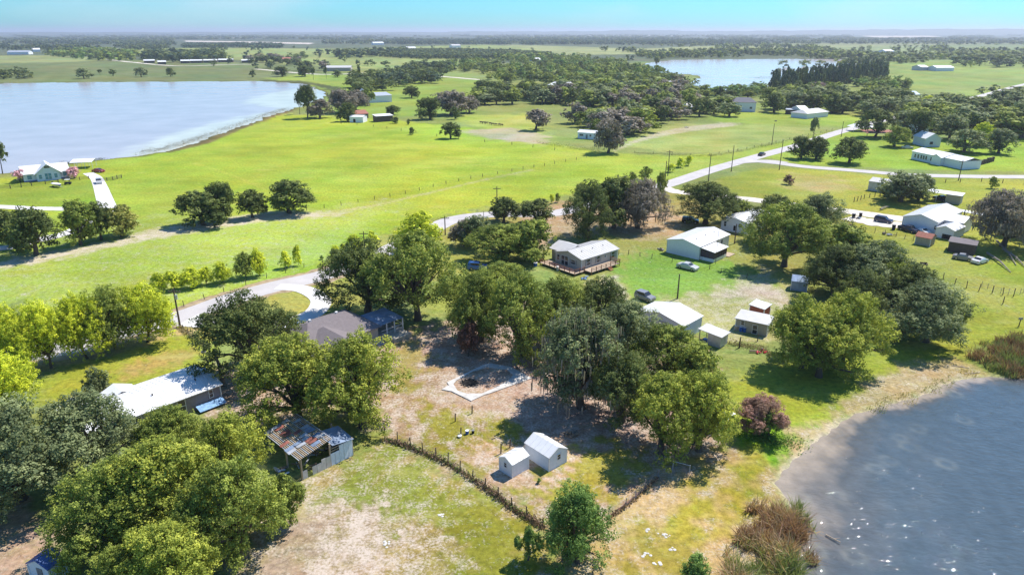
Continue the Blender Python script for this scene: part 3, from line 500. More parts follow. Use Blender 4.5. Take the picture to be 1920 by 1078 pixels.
# ------------------------------------------------------------------ trees and shrubs that can be told apart
YR = 'young trees in the row along the road'
PT = 'round oaks in the bright pasture'
TREES = [
 # bottom left thicket
 (40,935,250,742,'oak','grey','grey green oak filling the left edge below the long white roof',None),
 (185,905,210,738,'oak','grey','grey green oak whose top covers the left end of the long white roof',None),
 (335,885,136,762,'oak','mid','green oak just in front of the long mobile home windows',None),
 (440,925,150,772,'oak','bright','bright oak standing left of the collapsed metal barn',None),
 (225,1035,200,862,'oak','mid','wide green oak just above the blue roofed shed',None),
 (320,1010,228,828,'oak','bright','big bright oak in the middle of the bottom left thicket',None),
 (455,1045,188,858,'oak','mid','green oak on the right side of the bottom left thicket',None),
 (540,985,72,893,'young','mid','small dark tree between the bottom left thicket and the sandy field',None),
 (330,1130,180,985,'oak','bright','low green oak cut by the bottom edge of the photo, left',None),
 (235,1130,110,1020,'oak','mid','low oak just right of the blue roofed shed',None),
 # trees by the brown roofed house
 (478,705,190,546,'oak','dark','dark dense oak between the long mobile home and the brown roofed house',None),
 (562,795,203,628,'oak','bright','large bright oak in front of the brown roofed house, left half of the pair',None),
 (682,800,184,620,'oak','bright','large bright oak behind the collapsed barn beside the bare yard',None),
 (690,585,165,448,'oak','dark','dark oak behind the brown roofed house, next to the road',None),
 (784,600,185,436,'open','mid','tall oak with bare pale limbs and trunk at the edge of the brown yard',None),
 (787,478,80,397,'young','lime','yellow green tree top rising behind the oak with pale limbs',None),
 # behind, between the road and the beige home
 (893,466,62,402,'oak','grey','grey green oak beside the sandy road bend',None),
 (870,462,52,412,'oak','mauve','greyish small oak left of the willow like tree',None),
 (945,492,130,418,'oak','mid','broad green tree with a red spot left of the beige home',None),
 (998,488,85,408,'oak','mid','tall green tree touching the deck side of the beige home',None),
 (945,418,62,368,'oak','dark','dark oak at the roadside behind the broad green tree, left one',None),
 (1005,422,68,372,'oak','dark','dark oak at the roadside behind the beige home, right one',None),
 (1100,446,100,336,'oak','dark','large dark oak right behind the beige home roof',None),
 (1150,428,85,326,'oak','dark','dark oak in the middle of the tall group behind the beige home',None),
 (1196,428,100,334,'mossy','mauve','brown oak hung with long grey moss beside the driveway',None),
 (1240,372,24,318,'young','mid','slim green tree at the corner of the road and driveway',None),
 (1322,420,118,341,'oak','dark','wide dark oak behind the white metal home',None),
 (1384,414,54,374,'oak','mid','small oak hanging over the roof of the white home at the back',None),
 # right middle
 (1470,500,150,378,'open','mid','spreading oak with dark trunk right of the white metal home',None),
 (1448,455,110,366,'oak','dark','dark oak pressed against the white home at the back',None),
 (1530,455,110,360,'oak','grey','grey green dome shaped oak in front of the sandy driveway',None),
 (1580,492,95,418,'young','mid','fresh green tree between the dome shaped oak and the long oak bank',None),
 (1655,500,62,448,'young','mid','small green tree left of the yard with the red roofed shed',None),
 (1565,555,120,455,'oak','dark','dark oak behind the small blue grey shed',None),
 (1635,565,150,452,'oak','grey','large grey green oak in the long bank above the lake lawn',None),
 (1700,590,110,496,'oak','dark','dark oak in the long bank, between the grey one and the shore oak',None),
 (1735,640,170,526,'oak','grey','low spreading oak nearest the lake reeds',None),
 (1500,688,140,552,'oak','bright','bright oak right of the tan shed, left half of the round pair',None),
 (1578,690,145,544,'oak','bright','bright oak casting the big shadow on the lake lawn',None),
 (1612,600,110,505,'oak','dark','dark oak behind the bright round pair on the lake lawn',None),
 (1672,575,105,480,'oak','mid','green oak at the yard side of the long oak bank',None),
 (1782,612,66,560,'oak','dark','rightmost dark oak lobe of the long bank, over the lawn',None),
 # central grove
 (905,640,130,500,'oak','mid','green oak at the left end of the central grove beside the brown yard',None),
 (975,668,150,512,'oak','mid','oak with a thick dark trunk above the old concrete slab',None),
 (940,560,110,492,'oak','mid','green oak at the back of the central grove near the blue car',None),
 (1050,640,130,515,'oak','mid','oak in the middle of the central grove facing the beige home',None),
 (1125,640,130,520,'oak','dark','oak in the central grove next to the white garage',None),
 (1090,765,190,575,'mossy','grey','moss hung oak at the centre shading the bare ground',None),
 (1170,700,150,560,'oak','grey','grey oak just left of the white metal garage',None),
 (1165,790,150,650,'oak','dark','dark oak between the moss hung oak and the front oak of the grove',None),
 (1535,706,150,590,'oak','bright','lowest front crown of the round oak group on the lake lawn',None),
 (1250,725,150,606,'oak','mid','green oak right below the white metal garage',None),
 (1305,735,90,645,'young','mid','small green oak beside the open grey shed',None),
 (1240,850,160,700,'oak','bright','bright oak at the front end of the central grove',None),
 (1310,845,140,692,'oak','bright','bright oak beside the parked boat and red brown bush',None),
 (878,668,44,602,'young',(.20,.11,.08),'red brown young tree at the left foot of the central grove',None),
 (1424,812,104,744,'open',(.33,.20,.15),'red brown dying bush on the lake lawn beside the boat',None),
 (1440,815,50,775,'shrub','fresh','green bush tangled into the red brown bush by the shore',None),
 (1083,1056,150,912,'bushy','fresh','lone bushy green tree at the corner of the near fence',None),
 (990,1050,44,984,'open','fresh','thin sapling left of the lone bushy tree',None),
 (1300,1100,60,1040,'shrub','fresh','low green shrub at the bottom edge beside the brown reeds',None),
 (1010,905,10,895,'shrub','fresh','tiny weed clump in front of the two white sheds',None),
 # left edge by the road
 (24,800,120,655,'young','lime','bright yellow green tree cut by the left edge',None),
 (28,705,104,568,'young','lime','yellow green roadside tree at the far left of the row',None),
 (96,690,104,560,'young','lime','yellow green roadside tree, second from the left edge',None),
 (164,672,96,548,'young','lime','yellow green roadside tree with a clear trunk over the bright road',None),
 (216,654,104,534,'young','mid','taller green roadside tree, fourth from the left edge',None),
 (277,642,116,530,'young','lime','dense green roadside tree nearest the leaning power pole',None),
 (187,742,42,688,'shrub','grey','spiky grey green shrub on the lawn behind the long mobile home',None),
 # pasture trees
 (22,462,72,390,'oak','dark','dark oak at the left edge of the pasture row',None),
 (68,478,88,380,'oak','dark','dark oak second in the pasture row, beside the farm lane',None),
 (152,460,66,374,'oak','mid','oak with a clear trunk in the pasture row, third',None),
 (190,450,56,376,'oak','dark','oak fourth in the pasture row at the end of the white drive',None),
 (229,444,66,383,'oak','olive','olive green oak ending the left pasture row',None),
 (382,422,92,354,'oak','dark','broad dark oak in the open pasture, first of four',None),
 (423,413,58,338,'oak','dark','taller oak behind the broad pasture oak',None),
 (474,408,56,354,'oak','dark','small oak between the two broad pasture oaks',None),
 (543,400,84,334,'oak','dark','round dark oak standing alone with shadow in the bright pasture',None),
 # roadside young row
 (300,546,27,511,'young','lime',None,YR),(326,543,36,507,'young','lime',None,YR),(360,540,38,501,'young','lime',None,YR),(388,534,27,499,'young','lime',None,YR),
 (418,530,36,491,'young','lime',None,YR),(462,520,40,473,'young','mid',None,YR),(487,517,30,465,'young','lime',None,YR),(537,503,23,468,'young','lime',None,YR),(560,497,20,459,'young','lime',None,YR),
 (603,487,8,478,'shrub','fresh',None,YR),(627,480,15,458,'young','lime',None,YR),(645,477,14,455,'young','lime',None,YR),(665,474,30,440,'young','lime',None,YR),(698,466,24,433,'young','lime',None,YR),
 (1035,382,10,362,'young','lime',None,YR),(1046,380,10,360,'young','mid',None,YR),(1184,345,20,322,'young','mid',None,YR),(1211,338,24,312,'young','mid',None,YR),
 (1256,323,18,305,'young','lime',None,YR),(1276,314,19,293,'young','lime',None,YR),(1291,311,17,292,'young','lime',None,YR),
 # right background
 (1502,298,42,254,'oak','dark','dark oak in the road fork, left of the touching pair',None),
 (1530,298,50,255,'oak','dark','dark oak in the road fork, right of the touching pair',None),
 (1592,306,58,256,'oak','dark','single round oak with clear shadow right of the road fork',None),
 (1688,378,92,318,'oak','grey','umbrella shaped grey oak in front of the grey shed by the side road',None),
 (1722,376,50,324,'oak','grey','right hand crown of the umbrella shaped oak by the side road',None),
 (1880,462,130,356,'mossy','mauve','leaning moss hung oak at the right edge above the brown shed',None),
 (1925,440,90,362,'mossy','mauve','moss hung oak cut by the right edge of the photo',None),
 (1860,353,20,331,'young','mid','small lone tree by the fence right of the open shed',None),
 (1479,346,21,327,'shrub','red','dark red round shrub on the lawn by the side road',None),
 (1524,262,17,221,'tall','grey','tall slim tree with round head beside the road',None),
 (1677,275,46,234,'oak','mid','oak with a side lobe on the lawn left of the long white house',None),
 (1640,258,60,205,'open','dark','spreading dark oak beside the white tent by the road',None),
 (1720,268,50,205,'oak','dark','dark tall oak behind the long white house',None),
 (1780,262,60,212,'oak','grey','grey oak above the roof of the long white house',None),
 (1808,285,70,240,'oak','grey','grey oak touching the right end of the long white house',None),
 (1838,275,40,230,'young','lime','lime green tree right of the long white house',None),
 (1872,288,54,240,'oak','grey','round grey oak with shadow near the right edge',None),
 (1735,215,34,180,'young','lime','bright yellow green tree in the dark grove at upper right',None),
 (5,326,26,262,'tall','dark','tall thin pine at the left edge beside the lake',None),
 (38,342,26,318,'flower','pink','pink flowering tree left of the lake house',None),
 (140,334,26,313,'flower','pink','pink flowering tree between the lake house and its carport',None),
 # middle distance
 (845,260,36,228,'oak','dark','round bush like oak at the back fence of the pasture',None),
 (773,253,12,237,'young','dark','small dark tree on the pasture boundary',None),
 (766,234,6,225,'shrub','dark','tiny shrub left of the small dark tree',None),
 (1140,287,58,222,'mossy','mauve','pinkish grey moss hung tree beside the white trailer home',None),
 (1118,250,30,222,'oak','mid','green tree just behind the white trailer home',None),
 (577,222,34,160,'tall','dark','tall ragged tree on the lake bank left of the farm',None),
 (600,222,46,186,'mossy','mauve','moss hung oak left of the farm grove',None),
 (562,215,14,172,'tall','dark','thin half bare tree over the water',None),
 (640,212,54,165,'mossy','mauve','tall oak of the farm grove beside the lake',None),
 (668,208,48,168,'mossy','mauve','oak of the farm grove touching the metal house',None),
 (652,228,34,190,'oak','dark','dark oak in front of the farm grove beside the small white shed',None),
 (690,198,28,163,'open','mid','thin tree in front of the grey roofed metal house',None),
 (737,216,30,197,'oak','dark','oak behind the long dark barn',None),
 (740,232,14,218,'young','dark','young tree at the right end of the long dark barn',None),
 (766,230,7,223,'young','dark','very small tree in the farm meadow',None),
 (806,224,48,181,'oak','dark','dark oak at the left of the mauve oaks in the meadow',None),
 (845,216,70,168,'mossy','mauve','broad mauve grey oak in the meadow',None),
 (880,212,36,178,'mossy','mauve','right hand mauve oak of the meadow group',None),
 (853,224,19,200,'young','dark','dense cone like young tree below the mauve oaks',None),
 (790,222,10,217,'shrub','dark','low shrub by the dark meadow oak',None),
 (772,184,30,160,'oak','dark','round oak with shadow in the farm meadow',None),
]
lab_row = 'small yellow green tree in the row between the road fence and the pasture'
ORD = 'first second third fourth fifth sixth seventh eighth ninth tenth eleventh twelfth thirteenth fourteenth fifteenth sixteenth seventeenth eighteenth nineteenth twentieth twenty-first twenty-second'.split()
ri = 0
for t in TREES:
    if t[6] is None: tree(*t[:6], 'small yellow green roadside tree, %s along the row from the leaning power pole' % ORD[ri], t[7]); ri += 1
    else: tree(*t[:6], t[6], t[7])

# ------------------------------------------------------------------ groves: the nearest crowns are things, the mass behind is stuff
FAR = []
def grove(poly, spacing, wm, hm, kinds, tints, label, group, maxn=4000):
    P = np.array(GP(poly)); x0, y0 = P.min(0); x1, y1 = P.max(0); r = np.random.default_rng(len(FAR)+17)
    n = int((x1-x0)*(y1-y0)/spacing**2)+1; gx = int((x1-x0)/spacing)+1; gy = int((y1-y0)/spacing)+1
    X, Y = np.meshgrid(x0+np.arange(gx)*spacing, y0+np.arange(gy)*spacing); X = X.ravel()+r.uniform(-.45, .45, X.size)*spacing; Y = Y.ravel()+r.uniform(-.45, .45, Y.size)*spacing
    k = (sdist(P, X, Y) > 0) & ((wn(X, Y, .022, 71) < .38) if kinds != ['cedar'] and spacing > 13.5 else True); X, Y = X[k], Y[k]
    pc = np.array(poly); cx0, cx1 = pc[:,0].min(), pc[:,0].max(); cy0, cy1 = pc[:,1].min(), pc[:,1].max()
    def where(a, b):
        p = proj(a, b); u = (p[0]-cx0)/(cx1-cx0+1); v = (p[1]-cy0)/(cy1-cy0+1)
        return ('far ' if v < .33 else 'near ' if v > .66 else 'middle ')+('left side' if u < .2 else 'left centre' if u < .4 else 'centre' if u < .6 else 'right centre' if u < .8 else 'right side')
    if len(X) > maxn: s = r.choice(len(X), maxn, replace=False); X, Y = X[s], Y[s]
    for a, b in zip(X, Y): 
        FAR.append((math.hypot(a, b), a, b, r.uniform(*wm)*(1.3 if kinds != ['cedar'] else 1), r.uniform(*hm), kinds[r.integers(len(kinds))], tints[r.integers(len(tints))], label+', '+where(a, b), group))
D1 = ['dark','dark','mid','grey']
grove([(1002,248),(1000,205),(1040,180),(1120,160),(1250,155),(1296,168),(1300,200),(1290,222),(1240,232),(1180,258),(1130,250),(1060,236)], 14.5, (12,19), (9,14), ['oak','oak','mossy'], ['dark','mid','grey','mauve'], 'dark oak in the dense grove between the pasture and the far lake', 'oaks in the dense middle grove')
grove([(880,215),(900,170),(990,165),(1040,178),(1030,200),(990,216),(940,210)], 15, (13,18), (9,13), ['oak'], D1, 'dark round oak in the meadow left of the dense grove', 'meadow oaks left of the dense grove')
grove([(830,165),(800,140),(830,122),(920,112),(1010,108),(1090,112),(1180,124),(1235,140),(1275,152),(1180,158),(1060,166),(930,168)], 19, (10,17), (8,13), ['oak','oak','young'], ['fresh','mid','dark','mid'], 'green tree in the mixed wood left of the far lake', 'trees of the mixed wood left of the far lake')
grove([(655,172),(665,150),(720,146),(770,130),(850,128),(850,155),(780,160),(720,172),(690,190)], 17, (14,20), (10,14), ['oak'], ['dark','deep','dark'], 'dark oak in the belt behind the farm by the left lake', 'dark oaks behind the lakeside farm')
grove([(1300,230),(1330,196),(1372,196),(1380,215),(1350,226)], 14, (11,15), (8,11), ['oak'], D1, 'dark oak beside the large white house with the grey roof', 'oaks left of the large white house')
grove([(1300,178),(1370,172),(1440,168),(1440,180),(1400,184),(1330,186)], 13, (9,14), (6,9), ['oak'], ['fresh','mid','dark'], 'green shoreline tree in front of the far lake', 'shoreline trees of the far lake')
grove([(1435,214),(1440,188),(1500,180),(1560,176),(1640,175),(1660,200),(1640,222),(1600,224),(1570,214),(1480,206)], 14, (12,18), (9,13), ['oak'], D1, 'dark oak in the row behind the pale roofed houses', 'oaks behind the pale roofed houses')
grove([(1660,215),(1640,190),(1690,182),(1760,196),(1840,188),(1920,190),(2040,200),(2040,265),(1900,262),(1840,250),(1790,252),(1740,250),(1700,248),(1690,228)], 14, (13,20), (9,14), ['oak'], ['dark','grey','mid','grey'], 'grey green oak in the big wood at the upper right', 'oaks of the upper right wood')
grove([(1600,170),(1610,150),(1680,152),(1730,160),(1690,170)], 14, (9,14), (6,10), ['oak'], ['fresh','mid','dark'], 'green tree behind the pale roofed houses near the cypress stand', 'trees right of the cypress stand')
grove([(1440,178),(1448,158),(1500,150),(1560,140),(1640,130),(1662,134),(1660,152),(1600,158),(1520,172)], 10, (6.5,9), (14,19), ['cedar'], ['deep','deep','dark'], 'dark pointed tree in the dense stand right of the far lake', 'pointed trees of the dense stand')
grove([(1170,116),(1200,102),(1330,98),(1560,98),(1680,110),(1660,116),(1600,112),(1400,108),(1260,110),(1210,116)], 17, (10,16), (9,13), ['oak'], ['dark','deep','mid'], 'dark tree on the far shore behind the far lake', 'trees behind the far lake')
grove([(1500,110),(1620,106),(1760,104),(1900,100),(2100,104),(2100,112),(1850,114),(1700,120),(1650,120)], 22, (12,18), (8,12), ['oak'], ['dark','mid'], 'dark tree in the scrub beyond the right hand fields', 'scrub trees beyond the right fields')
grove([(1680,130),(1830,118),(1920,118),(2050,125),(2050,150),(1920,128),(1760,126)], 34, (16,24), (10,14), ['oak'], ['dark','deep'], 'dark oak standing in the far right pasture', 'oaks in the far right pasture')
grove([(720,108),(730,98),(850,96),(960,99),(1030,104),(1040,110),(900,112),(800,112)], 11, (9,12), (8,9.5), ['oak'], ['deep','dark'], 'tree in the square dark plantation block', 'plantation trees')
grove([(260,118),(270,104),(330,101),(420,104),(420,115),(370,118)], 16, (13,20), (11,16), ['oak'], ['dark','deep'], 'dark oak behind the row of pale farm roofs', 'oaks behind the farm roofs')
grove([(80,108),(90,98),(200,97),(260,104),(250,115),(190,115),(120,108)], 18, (12,18), (9,14), ['oak'], ['dark','mid','fresh'], 'tree in the belt left of the farm roofs', 'tree belt left of the farm roofs')
grove([(340,91),(345,85),(530,84),(530,91)], 20, (14,20), (10,13), ['oak'], ['deep'], 'dark tree in the line below the white strip', 'tree line below the white strip')
grove([(560,112),(565,104),(690,100),(760,96),(760,104),(700,108),(640,112)], 26, (16,24), (11,15), ['oak'], ['deep','dark'], 'round dark oak in the far left pasture', 'oaks in the far left pasture')
grove([(450,120),(455,112),(560,110),(560,140),(620,146),(640,138),(600,130),(520,130),(500,122)], 32, (14,20), (10,14), ['oak','mossy'], ['dark','mauve','dark'], 'dark oak along the lane above the left lake', 'oaks along the lane above the left lake')
grove([(0,150),(0,140),(52,138),(55,148)], 12, (9,14), (7,10), ['oak'], ['dark','grey'], 'grey tree at the far shore of the left lake, left edge', 'trees on the far shore of the left lake')
for a, b, w_, t_, lb in ((158,148,26,127,'rounded grey green tree on the far shore of the left lake'),(188,141,8,130,'thin dead tree beside the rounded tree on the far shore'),(212,143,14,128,'small dark tree on the far shore, second group from the left'),
        (265,145,20,126,'grey twin tree on the far shore of the left lake'),(320,144,15,126,'dark tree on the far shore right of the twin tree'),(475,145,14,131,'small dark tree at the right end of the far shore'),
        (530,144,28,124,'low round oak on the meadow at the right end of the left lake'),(572,144,30,122,'second low round oak on the meadow above the left lake'),(633,145,20,131,'third round oak with shadow on the meadow above the left lake'),
        (588,150,9,125,'thin leaning tree on the meadow above the left lake'),(612,148,8,126,'thin tree with small head above the left lake'),(674,150,7,123,'slim tree with high crown on the meadow above the left lake'),
        (540,112,10,104,'small round tree on the far left pasture'),(1231,128,11,107,'tall narrow tree standing alone at the left tip of the far lake'),(1530,178,30,153,'pinkish dead looking tree in front of the dark pointed stand'),
        (1488,178,14,162,'pale green tree in front of the dark pointed stand'),(1452,176,20,146,'grey green pointed tree at the left end of the dark stand')):
    pk = 'pinkish' in lb; tree(a, b, w_, t_, 'cedar' if 'pointed tree at' in lb else 'tall' if ('thin' in lb or 'slim' in lb or 'narrow' in lb) else 'oak', (.36,.25,.24) if pk else 'dark' if 'dark' in lb else 'grey' if 'grey' in lb else 'fresh' if 'pale green' in lb else 'dark', lb)

FAR.sort(key=lambda t: t[0]); cnt = 0; stuff = {}
WATERP = [(LAKE_L,31),(LAKE_R,32)]
def wet(x, y): return any(sdist(P, np.array([x]), np.array([y]))[0] > -3 for P, _ in WATERP)
used = {}
LIMIT = {'oak': 215, 'mossy': 60, 'cedar': 120, 'young': 60}
for d, x, y, w, h, kind, tint_, label, group in FAR:
    if wet(x, y) or d < 150: continue
    if used.get(kind, 0) < LIMIT[kind] and d < 1500:
        used[kind] = used.get(kind, 0)+1
        cr_, tr_, ms = tpl(kind, 'far', used[kind] % 4)
        root = empty(NAMES[kind][0], (x, y, -.05), R.uniform(0, 6.28), label, NAMES[kind][1], group); root.scale = (w, w*R.uniform(.85,1.1), h)
        k = R.uniform(.85, 1.15); link('trunk', tr_, root); link('crown', cr_, root, tuple(v*k for v in TINT[tint_]))
        if ms: tag(link('moss', ms, root, (.24,.215,.185)), kind='stuff')
    else: stuff.setdefault((tint_, kind == 'cedar'), []).append((x, y, w, h, d))
# the far country: woods and hedges that melt into one mass
r = np.random.default_rng(5)
def strew(n, x0, x1, y0, y1, wm, hm, tints, clump=0, seed=1):
    q = np.random.default_rng(seed); px = q.uniform(x0, x1, n); py = y0+(y1-y0)*q.uniform(0, 1, n)
    if clump:
        v = wn(px, py*14, .012, seed)+.7*wn(px, py*14, .04, seed+1); k = v > clump; px, py = px[k], py[k]
    for a, b in zip(px, py):
        if (330 < a < 605 and 75 < b < 85.5) or (1600 < a < 1780 and 65.8 < b < 74) or (1775 < a < 1960 and 85.5 < b < 97): continue
        x, y = G(a, b); stuff.setdefault((tints[q.integers(len(tints))], False), []).append((x, y, q.uniform(*wm), q.uniform(*hm), math.hypot(x, y)))
strew(5200, -100, 2020, 63.5, 76, (30,60), (13,17), ['deep','dark'], -.55, 3)
strew(3000, -100, 2020, 74, 84, (16,26), (11,16), ['deep','dark'], .0, 4)
strew(1500, -100, 560, 78, 96, (14,22), (10,15), ['deep','dark'], .1, 6)
strew(1500, 1100, 2020, 84, 100, (13,20), (9,14), ['deep','dark','mid'], .15, 8)
strew(1500, 720, 1440, 76, 85, (18,26), (12,15), ['deep'], -1.5, 9)
strew(260, 1450, 2020, 96, 128, (11,18), (8,12), ['dark','mid','grey'], .2, 10)
strew(60, 380, 1000, 92, 130, (10,18), (8,12), ['dark','deep'], 0, 11)
FT = {}
def ftpl(cone, lod, v):
    if (cone, lod, v) not in FT:
        nl, ns, nf, lf, rs = {'a': (9, 14, 7, .20, .12), 'b': (6, 7, 5, .34, .14), 'c': (4, 4, 3, .6, .12)}[lod]
        FT[(cone, lod, v)] = crown_arrays(900+v*7+len(lod), nl, ns, nf, lf, .08, (.14,.2), rs, shape='cone' if cone else 'round')[:3]
    return FT[(cone, lod, v)]
for (tint_, cone), pts in stuff.items():
    Vs, Fs, Ts, k0 = [], [], [], 0
    for i, (x, y, w, h, d) in enumerate(pts):
        V, Fq, T = ftpl(cone, 'a' if d < 1300 else 'b' if d < 2600 else 'c', i % 3)
        a = (i*2.4) % 6.28; ca, sa = math.cos(a)*w, math.sin(a)*w
        Vs.append(np.stack([V[:,0]*ca-V[:,1]*sa+x, V[:,0]*sa+V[:,1]*ca+y, V[:,2]*h], 1)); Fs.append(Fq+k0); Ts.append(T*(.85+.3*((i*.618) % 1))); k0 += len(V)
    o = link('far_woods', npmesh('far_woods', np.concatenate(Vs), np.concatenate(Fs), M['leaf'], np.concatenate(Ts)), None, TINT[tint_])
    tag(o, 'mass of %s trees spread over the distant plain towards the horizon' % ('dark pointed' if cone else {'deep':'darkest green','dark':'dark green','mid':'mid green','grey':'grey green','fresh':'fresh green','mauve':'mauve grey'}[tint_]), 'trees', 'distant woods', 'stuff')

# ------------------------------------------------------------------ buildings
class Fr:
    """frame on the ground: a runs along U, b across towards V"""
    def __init__(s, O, U, V):
        s.o = Vector(O); u = Vector(U)-s.o; s.lu = u.length; s.u = u.normalized(); n = Vector((-s.u.y, s.u.x)); v = Vector(V)-s.o
        s.v = n if v.dot(n) > 0 else -n; s.lv = abs(v.dot(n))
    def __call__(s, a, b, z): p = s.u*a+s.v*b; return (p.x, p.y, z)
def opening(fr, root, side, t, z, w, h, kind, par=None):
    lu, lv = fr.lu, fr.lv
    def g(a, b, zz):   # a along the wall, b outwards
        return {'u0': lambda: fr(a, -b, zz), 'u1': lambda: fr(a, lv+b, zz), 'v0': lambda: fr(-b, a, zz), 'v1': lambda: fr(lu+b, a, zz)}[side]()
    L_ = lu if side[0] == 'u' else lv; a0 = t*L_-w/2; a1 = a0+w; e = .07
    if kind == 'door':
        d = MB(g).box(a0, a1, .005, .05, z, z+h).build('door', M['grey'], root); MB(g).box(a1-.14, a1-.07, .052, .10, z+h*.45, z+h*.52).build('handle', M['chrome'], d); return
    if kind == 'garage':
        f = MB(g).box(a0-.1, a1+.1, .004, .04, z, z+h+.1).build('garage_door', M['grey'], root); b = MB(g)
        for k in range(4): b.box(a0, a1, .042, .07, z+h*k/4+.03, z+h*(k+1)/4-.03)
        b.build('door_panel', M['trim'], f); return
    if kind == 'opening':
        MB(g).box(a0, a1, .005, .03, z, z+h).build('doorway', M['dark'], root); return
    fm = MB(g); 
    fm.box(a0-e, a1+e, .003, .07, z-e, z); fm.box(a0-e, a1+e, .003, .07, z+h, z+h+e); fm.box(a0-e, a0, .003, .07, z, z+h); fm.box(a1, a1+e, .003, .07, z, z+h); fm.box(a0, a1, .03, .055, z+h*.48, z+h*.52)
    f = fm.build('window', M['trim'], root); MB(g).box(a0, a1, .004, .028, z, z+h).build('pane', M['teal'] if kind == 'teal' else M['glass'], f)
    if kind == 'shutter':
        for k in (-1, 1): MB(g).box(a0-e-.33 if k < 0 else a1+e, a0-e if k < 0 else a1+e+.33, .004, .05, z-.02, z+h+.02).build('shutter', M['grey'], root)
def roof(fr, root, a0, a1, b0, b1, h, rise, ridge, oh, rm, hip=0.0, z0=0.0, name='roof'):
    """gable or hip roof over the rectangle"""
    m = MB(fr); t = .10
    if ridge == 'mono':   # low at b0, high at b1
        m.slab([(a0-oh,b0-oh,h),(a1+oh,b0-oh,h),(a1+oh,b1+oh,h+rise),(a0-oh,b1+oh,h+rise)], t)
    elif ridge == 'u':
        c = (b0+b1)/2; k = rise/(c-b0); e = h-oh*k; hp = hip*(a1-a0)
        m.slab([(a0-oh,b0-oh,e),(a1+oh,b0-oh,e),(a1+oh-hp,c,h+rise),(a0-oh+hp,c,h+rise)], t); m.slab([(a1+oh,b1+oh,e),(a0-oh,b1+oh,e),(a0-oh+hp,c,h+rise),(a1+oh-hp,c,h+rise)], t)
        if hip: m.slab([(a0-oh,b1+oh,e),(a0-oh,b0-oh,e),(a0-oh+hp,c,h+rise)], t); m.slab([(a1+oh,b0-oh,e),(a1+oh,b1+oh,e),(a1+oh-hp,c,h+rise)], t)
    else:
        c = (a0+a1)/2; k = rise/(c-a0); e = h-oh*k; hp = hip*(b1-b0)
        m.slab([(a0-oh,b1+oh,e),(a0-oh,b0-oh,e),(c,b0-oh+hp,h+rise),(c,b1+oh-hp,h+rise)], t); m.slab([(a1+oh,b0-oh,e),(a1+oh,b1+oh,e),(c,b1+oh-hp,h+rise),(c,b0-oh+hp,h+rise)], t)
        if hip: m.slab([(a0-oh,b0-oh,e),(a1+oh,b0-oh,e),(c,b0-oh+hp,h+rise)], t); m.slab([(a1+oh,b1+oh,e),(a0-oh,b1+oh,e),(c,b1+oh-hp,h+rise)], t)
    return m.build(name, rm, root)
def walls(fr, root, a0, a1, b0, b1, h, rise, ridge, wm, z0=0.0, hip=0.0):
    m = MB(fr); e = .11
    if hip: ridge = 'none'
    if ridge == 'u':
        c = (b0+b1)/2; v = [(a,b,z) for a in (a0,a1) for b, z in ((b0,z0),(b1,z0),(b1,h-e),(c,h+rise-e),(b0,h-e))]
        m.add(v, [(0,1,2,3,4),(9,8,7,6,5),(0,4,9,5),(1,6,7,2),(4,3,8,9),(3,2,7,8)])
    elif ridge == 'v':
        c = (a0+a1)/2; v = [(a,b,z) for b in (b0,b1) for a, z in ((a0,z0),(a1,z0),(a1,h-e),(c,h+rise-e),(a0,h-e))]
        m.add(v, [(0,1,2,3,4),(9,8,7,6,5),(0,4,9,5),(1,6,7,2),(4,3,8,9),(3,2,7,8)])
    elif ridge == 'mono':
        m.add([(a0,b0,z0),(a1,b0,z0),(a1,b1,z0),(a0,b1,z0),(a0,b0,h-e),(a1,b0,h-e),(a1,b1,h+rise-e),(a0,b1,h+rise-e)], [(0,3,2,1),(4,5,6,7),(0,1,5,4),(1,2,6,5),(2,3,7,6),(3,0,4,7)])
    else: m.box(a0, a1, b0, b1, z0, h-e)
    return m.build('wall', wm, root)
